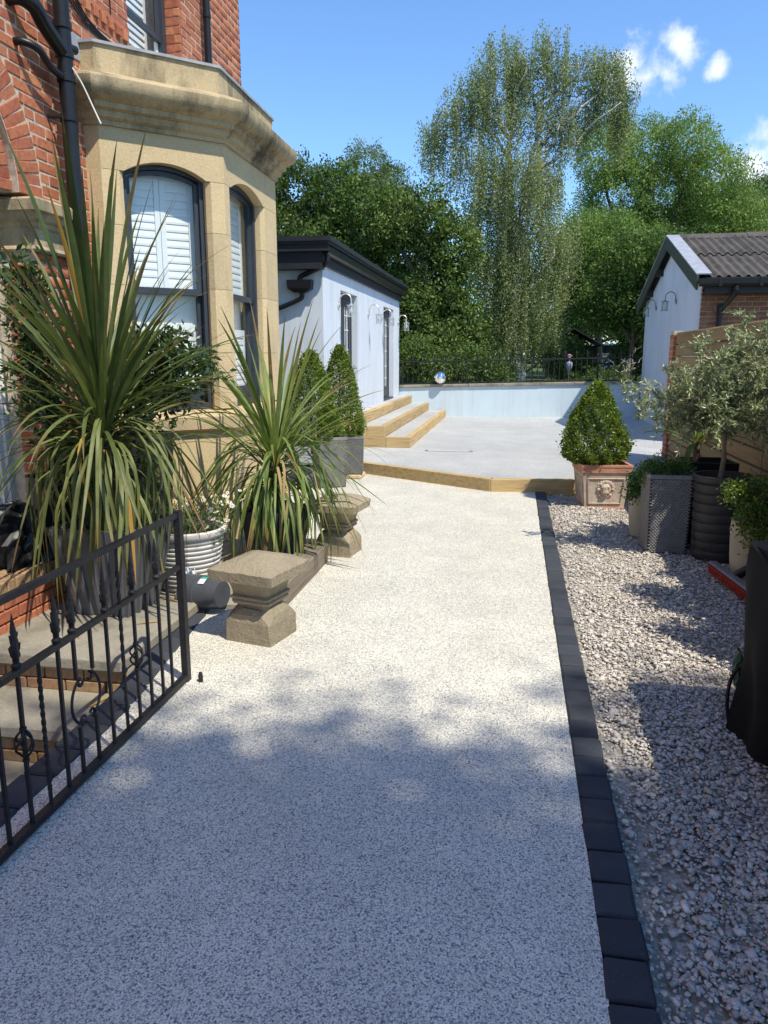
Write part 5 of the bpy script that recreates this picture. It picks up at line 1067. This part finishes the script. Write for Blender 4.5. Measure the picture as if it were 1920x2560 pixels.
# ------------------------------------------------------------------ plants
def ribbon(L, w, elev, curve, n=11, fold=.28, twist=.0, early=False):
    """leaf along +x in local space starting upward at elev, bending down by curve (rad total)"""
    V = []; p = Vector((0,0,0)); a = elev
    for i in range(n+1):
        t = i/n; ww = w*(.55+.45*min(1, t*4))*(1-max(0, (t-.55)/.45)**1.7)*.5+.0006; tw = twist*t
        nrm = Vector((-math.sin(a), 0, math.cos(a))); sd = Vector((0, math.cos(tw), 0))+nrm*math.sin(tw)
        V += [tuple(p+sd*ww+nrm*ww*fold), tuple(p), tuple(p-sd*ww+nrm*ww*fold)]
        step = L/n; p = p+Vector((math.cos(a), 0, math.sin(a)))*step; a -= curve/n*((2.1 if t < .45 else .12) if early else (.35+1.3*t))
    F = []
    for i in range(n): b = i*3; F += [(b,b+1,b+4,b+3),(b+1,b+2,b+5,b+4)]
    return V, F
def leafset(mat, specs, nv=4):
    out = []
    for L, w, e, c in specs:
        for _ in range(nv):
            V, F = ribbon(L*R.uniform(.88,1.1), w*R.uniform(.85,1.15), e+R.uniform(-.08,.08), c*R.uniform(.85,1.15), twist=R.uniform(-.5,.5), early=c > 1.75); m = MB().add(V, F); me = m.mesh('leaf', mat); at_ = me.attributes.new('along', 'FLOAT', 'FACE'); at_.data.foreach_set('value', [(i//2+.5)/11 for i in range(len(me.polygons))]); me.polygons.foreach_set('use_smooth', [True]*len(me.polygons)); out.append(me)
    return out
def cordyline(name, label, x, y, z0, zc, tiers, mat, yel, sd, cat='plant', trunk=.045, ymat=None, tl=(0, 0)):
    rr = random.Random(sd); t = thing(name, label, cat, (x, y, z0)); tx, ty = x+tl[0], y+tl[1]
    MB().tube([(x,y,z0-.05),(lerp(x,tx,.5),lerp(y,ty,.5),lerp(z0,zc,.5)),(tx,ty,zc+.05)], trunk, 10).build('trunk', BARK, t, 60)
    for cnt, zlo, zhi, L, w, e0, e1, c0, c1 in tiers:
        ms = []; 
        for q in range(7):
            f = (q+.5)/7; ms += leafset(L_CORDD if c1 > 1.75 and mat is L_CORD else mat, [(L, w, lerp(e0,e1,f), lerp(c0,c1,f))], 2)
        ym = leafset(ymat or L_YEL, [(L*.85, w*.9, lerp(e0,e1,.3), lerp(c0,c1,.6))], 3)
        for k in range(cnt):
            a = k*2.399963+rr.uniform(-.25,.25); f = (k+.5)/cnt; me = ms[min(len(ms)-1, int((1-f if False else rr.random())*len(ms)))]
            if rr.random() < yel: me = rr.choice(ym)
            inst('leaf', me, T(tx+.03*math.cos(a), ty+.03*math.sin(a), lerp(zlo,zhi,rr.random())) @ RZ(a) @ RX(rr.uniform(-.2,.2)), t)
    return t
cordyline('cordyline_plant', 'big spiky cordyline with drooping straps in the grey ribbed planter', -2.385, 4.16, .56, 1.30, [
    (20,1.30,1.48,1.36,.034,1.50,1.22,.05,.30),(46,1.15,1.42,1.06,.029,1.22,.75,.15,.75),(76,1.02,1.32,.94,.023,.95,.15,.3,1.4),(78,.98,1.22,1.08,.020,.75,.2,1.8,2.2),(62,.82,1.10,.98,.022,.35,-.2,1.78,1.9)], L_CORD, .05, 3)
cordyline('cordyline_plant', 'second spiky cordyline with long arching leaves beside the far pedestal', -1.79, 5.58, .40, .74, [
    (18,.78,.98,1.06,.030,1.40,1.05,.1,.6),(70,.66,.92,.98,.021,1.15,.45,.5,1.6),(86,.58,.88,1.0,.020,.95,.3,1.76,2.2),(70,.50,.76,.82,.024,.55,.0,1.76,1.95)], L_CORDB, .03, 5, ymat=L_DRY)
cordyline('yucca_plant', 'broad leaved spiky plant with bent yellowing leaves behind the olive', 1.60, 7.02, .66, .86, [(9,.84,.92,.46,.062,1.4,.9,.2,1.2),(12,.80,.88,.50,.058,.75,.25,.3,2.0)], L_CORDB, .14, 9, trunk=.03)
# topiary cones
def topiary(name, label, cx, cy, zb, zt, rb, n, L, grp='clipped box cones', lump=.075):
    t = thing(name, label, 'topiary', (cx, cy, zb), grp); MB().tube([(cx,cy,zb-.12),(cx,cy,lerp(zb,zt,.7))], .014, 6).build('stem', BARK, t)
    h = rng.random(n)**1.35; a = rng.uniform(0, 6.283, n); prof = np.interp(h, [0,.05,.16,.3,.55,.8,.93,1.0], [.60,.86,1.0,.96,.72,.42,.20,.03])
    lumps = 1+lump*(np.sin(3*a+9*h)+np.sin(7*a-13*h+1)+np.sin(11*a+21*h)); r = rb*prof*lumps*np.clip(1-np.abs(rng.normal(0, .10, n)), .3, 1)+np.abs(rng.normal(0, .010, n))
    P = np.stack([cx+r*np.cos(a), cy+r*np.sin(a), zb+(zt-zb)*h], 1); o = np.stack([np.cos(a), np.sin(a), np.full(n, .5)], 1)
    m = int(n*.12); i = rng.choice(n, m); P2 = P[i]+o[i]*np.abs(rng.normal(0, .02, (m, 1)))+rng.normal(0, .008, (m, 3)); P = np.concatenate([P, P2]); o = np.concatenate([o, o[i]])
    sh_ = np.clip(.5+.5*np.sin(P[:, 0]*31+P[:, 2]*23)*np.sin(P[:, 1]*29-P[:, 2]*17), 0, 1); tt = np.clip(.3*sh_+.7*rng.random(len(P))**1.2, 0, 1)
    fol('foliage', P, L, L_BOX, t, aspect=.6, out=o, outw=.8, tint=tt); return t
topiary('box_topiary', 'clipped box cone in the terracotta lion pot', .90, 8.66, .44, 1.32, .335, 20000, .028)
topiary('box_topiary', 'clipped box cone left, nearer the bay window', -2.47, 9.18, .52, 1.66, .35, 20000, .028); topiary('box_topiary', 'clipped box cone right of its pair, before the garden room steps', -2.27, 9.92, .50, 1.73, .29, 17000, .028)
# other foliage
def bush(name, label, cat, blobs, nc, per, rc, L, mat, aspect=.45, stems=True, shell=(.3,1.05), flat=.3, down=0, **k):
    b0 = blobs[0]; zmin = min(b[2]-b[5] for b in blobs); t = thing(name, label, cat, (b0[0], b0[1], zmin)); m = MB()
    if stems:
        for b in blobs: limb(m, (b0[0], b0[1], zmin), b[:3], .014, .005, .5, 4)
        m.build('stem', BARK, t, 60)
    P, tt, o = clumps(blobs, nc, per, rc, shell); fol('foliage', P, L, mat, t, aspect=aspect, out=o, outw=.5, tint=tt, flat=flat, down=down); return t
bush('camellia_shrub', 'glossy dark shrub behind the big spiky plant, below the bay window corner', 'shrub', [(-2.62,5.02,1.55,.26,.26,.26),(-2.36,5.0,1.62,.24,.26,.22),(-2.70,4.95,1.30,.28,.26,.24),(-2.14,4.95,1.52,.18,.18,.16),(-2.42,5.0,1.36,.25,.25,.22)], 330, 12, .085, .055, L_CAM, .42)
bush('bay_shrub', 'leafy green shrub at the far left in front of the porch', 'shrub', [(-3.03,4.55,1.35,.20,.22,.30),(-3.0,4.5,1.75,.18,.2,.28),(-2.98,4.42,2.05,.14,.16,.2),(-2.92,4.6,1.05,.18,.2,.22)], 260, 11, .085, .06, L_CAM, .4)
bush('trailing_plant', 'broad leaved green climber on the brick pier below the porch capital', 'plant', [(-3.02,4.95,.85,.12,.14,.2),(-2.98,4.9,.62,.12,.14,.15)], 40, 7, .07, .085, L_HERB, .55)
bush('herb_plant', 'bright green herbs mounding over the woven planter', 'plant', [(1.27,6.65,.66,.17,.17,.13),(1.40,6.66,.67,.12,.14,.11),(1.17,6.74,.62,.12,.14,.12)], 200, 14, .05, .032, L_HERB, .3); bush('trailing_herb', 'green plant spilling down the pale pot beside the lion pot', 'plant', [(1.16,7.08,.50,.13,.13,.13),(1.10,7.02,.40,.08,.10,.12),(1.26,7.2,.58,.12,.12,.1)], 130, 12, .05, .034, L_HERB, .45, down=.4)
bush('box_bush', 'loose box bush tumbling over the cream pot at the right edge', 'shrub', [(1.74,5.62,.62,.22,.20,.16),(1.88,5.6,.66,.20,.2,.16),(1.66,5.45,.48,.15,.14,.16),(1.72,5.35,.33,.12,.12,.15),(1.98,5.55,.5,.2,.2,.2),(1.58,5.6,.66,.12,.12,.08)], 420, 15, .055, .027, L_BOX, .55)
def olive():
    t = thing('olive_tree', 'young silvery olive tree with airy twigs in the tall charcoal pot', 'tree', (1.66,6.42,.60)); m = MB(); rr = random.Random(21); base = Vector((1.66,6.42,.58)); fork = Vector((1.66,6.40,1.0))
    m.tube([base, base.lerp(fork,.5)+Vector((.012,0,0)), fork], .02, 8, rs=[.024,.019,.016]); tips = []
    targets = [(-.80,.05,.36),(-.52,-.1,.52),(-.42,.1,.30),(-.60,.2,.22),(-.30,-.2,.62),(-.18,.15,.70),(-.05,-.15,.80),(.10,.1,.92),(.22,-.1,.78),(.32,.1,.62),(.40,-.2,.50),(.0,.25,.60),(-.25,.0,.45),(.15,-.25,.5),(.45,.15,.35),(-.35,-.25,.38),(.3,.3,.4),(-.15,-.3,.55),(.05,.0,.66),(.5,-.05,.62),(-.62,-.08,.12),(-.45,.05,.02),(.2,-.3,.2),(-.2,-.3,.22),(-.34,-.1,-.04),(.28,-.15,.0),(.12,.22,-.03),(-.12,-.22,.04),(.38,.1,.12),(-.28,.2,.05)]
    P = []; O = []
    for q in targets:
        e = fork+Vector(q); pts = [fork.lerp(e, k/8)+Vector((rr.uniform(-1,1),rr.uniform(-1,1),rr.uniform(-.4,1)))*.022+Vector((0,0,.06*math.sin(math.pi*k/8))) for k in range(9)]; pts[0] = fork; m.tube(pts, .006, 5, rs=[.009-.0008*k for k in range(9)])
        subs = [(pts, .3)]
        for k in range(2, 9):
            for _ in range(3):
                d = Vector((rr.gauss(0,1),rr.gauss(0,1),rr.gauss(.35,.8))).normalized()*rr.uniform(.07,.20); sp = [pts[k], pts[k]+d*.5+Vector((0,0,.01)), pts[k]+d]; m.tube(sp, .002, 3, rs=[.003,.0022,.0012]); subs.append((sp, 0))
        for sp, s0 in subs:
            for a, b in zip(sp, sp[1:]):
                for f in np.arange(0, 1, .17 if s0 == 0 else .25):
                    p = a.lerp(b, float(f)); 
                    for s in (0, 1): P.append(tuple(p)); O.append(tuple(((b-a).normalized()*.8+Vector((rr.gauss(0,.6),rr.gauss(0,.6),rr.gauss(0,.5)))).normalized()))
    m.build('branches', plain('olive_bark', (.20,.17,.12), .9, .25, 25, .3, 60), t, 60); P = np.array(P); O = np.array(O); fol('foliage', P, .046, L_OLIVE, t, aspect=.24, out=O, outw=2.2)
olive()
# daisies
dz = thing('daisy_plant', 'straggly white daisies with dry stems in the white ribbed pot', 'plant', (-2.19,4.80,.38)); P, tt, o = clumps([(-2.19,4.80,.46,.22,.22,.10),(-2.02,4.88,.55,.16,.18,.10),(-2.22,4.9,.52,.2,.2,.1),(-1.98,4.78,.42,.10,.12,.08)], 150, 11, .05, (.1,1.0)); fol('foliage', P, .035, L_HERB, dz, aspect=.22, tint=tt)
m = MB()
for k in range(70): a = Vector((-2.19+R.uniform(-.15,.15), 4.8+R.uniform(-.15,.15), .40)); limb(m, a, a+Vector((R.uniform(-.12,.22), R.uniform(-.15,.18), R.uniform(.05,.28))), .0022, .0015, 1.2, 3)
tag(m.build('stems', TWIG, dz), kind='stuff')
pm = MB(); 
for k in range(9): a = 2*math.pi*k/9; pm.add([(0,0,0),(.020*math.cos(a-.25),.020*math.sin(a-.25),.002),(.024*math.cos(a),.024*math.sin(a),.0),(.020*math.cos(a+.25),.020*math.sin(a+.25),.002)], [(0,1,2,3)])
pm = pm.mesh('petals', PETAL); cm = MB().lathe([(.007,0),(.006,.005),(0,.007)], n=7, caps=False).mesh('flower_centre', YELLOWP)
for k in range(58):
    b = [(-2.19,4.80,.56,.24,.22),(-2.0,4.88,.62,.17,.18),(-1.98,4.74,.46,.12,.10)][k % 3]; p = (b[0]+R.uniform(-b[3],b[3]), b[1]+R.uniform(-b[4],b[4]), b[2]+R.uniform(-.06,.07)); M = T(*p) @ RZ(R.uniform(0,6)) @ RX(R.uniform(.1,1.1)) @ S(*(3*[R.uniform(.55,.95)]))
    f = inst('flower', pm, M, dz); inst('flower_centre', cm, M @ T(0,0,.002), f)

# fallen strap leaves on the steps and patio
flm = MB().add([(0,0,0),(.05,.008,.004),(.12,.006,.006),(.17,0,.002),(.12,-.006,.005),(.05,-.007,.004)], [(0,1,2,3,4,5)])
flm = flm.mesh('fallen_leaf', L_YEL)
for (x, y, z, a, l) in ((-2.12,3.86,.084,.5,'orange fallen strap leaf on the top stone step'),(-2.30,3.60,.084,2.2,'fallen dry leaf near the front of the top stone step'),(-2.05,3.22,-.121,1.2,'fallen dry leaf on the second stone step'),(-2.02,4.30,.084,2.9,'fallen yellow leaf by the end of the block edging')):
    tag(inst('fallen_leaf', flm, T(x, y, z) @ RZ(a)), l, 'leaf', 'fallen leaves on the steps')

# leaf litter and a dead stalk on the gravel
n_ = 170; P = np.stack([rng.uniform(.46, 2.1, n_), 1.6+7.4*rng.random(n_)**1.2, np.full(n_, .002)], 1)
V, F, t_ = leaves(P, .03, .45, 0., flat=3.0); tag(inst('leaf_litter', npmesh('leaf_litter', V, F, L_DRY, t_), I4), 'scattered dry leaf scraps on the stone chippings', 'litter', kind='stuff')
stk = MB().tube(bez([(.86,1.62,-.02),(.83,1.70,.05),(.80,1.80,.10),(.785,1.90,.115)], 6), .003, 5).build('dry_stalk', L_DRY); tag(stk, 'thin dead plant stalk poking from the gravel at the bottom right', 'stalk')
wd = thing('weed_tuft', 'tiny green weed growing in the gravel at the bottom right', 'weed', (.98,1.78,-.02)); P = np.array([.98,1.78,-.015])+rng.normal(0, .012, (70, 3)); P[:, 2] = np.abs(P[:, 2]+.015)-.01; fol('foliage', P, .03, L_HERB, wd, aspect=.3)

bush('laurel_shrub', 'leafy shrub outside the view by the fence, shading the gravel', 'shrub', [(1.86,4.55,1.25,.24,.3,.26),(1.84,4.35,.85,.24,.3,.3),(1.9,4.7,1.6,.2,.24,.2),(1.85,4.5,.5,.2,.25,.3)], 190, 12, .09, .07, L_CAM, .45)
bush('laurel_shrub', 'second leafy shrub outside the view behind the draped cover', 'shrub', [(1.9,3.85,1.2,.24,.26,.3),(1.88,3.75,.8,.22,.25,.3),(1.95,3.9,1.65,.18,.2,.22)], 150, 12, .09, .07, L_CAM, .45)
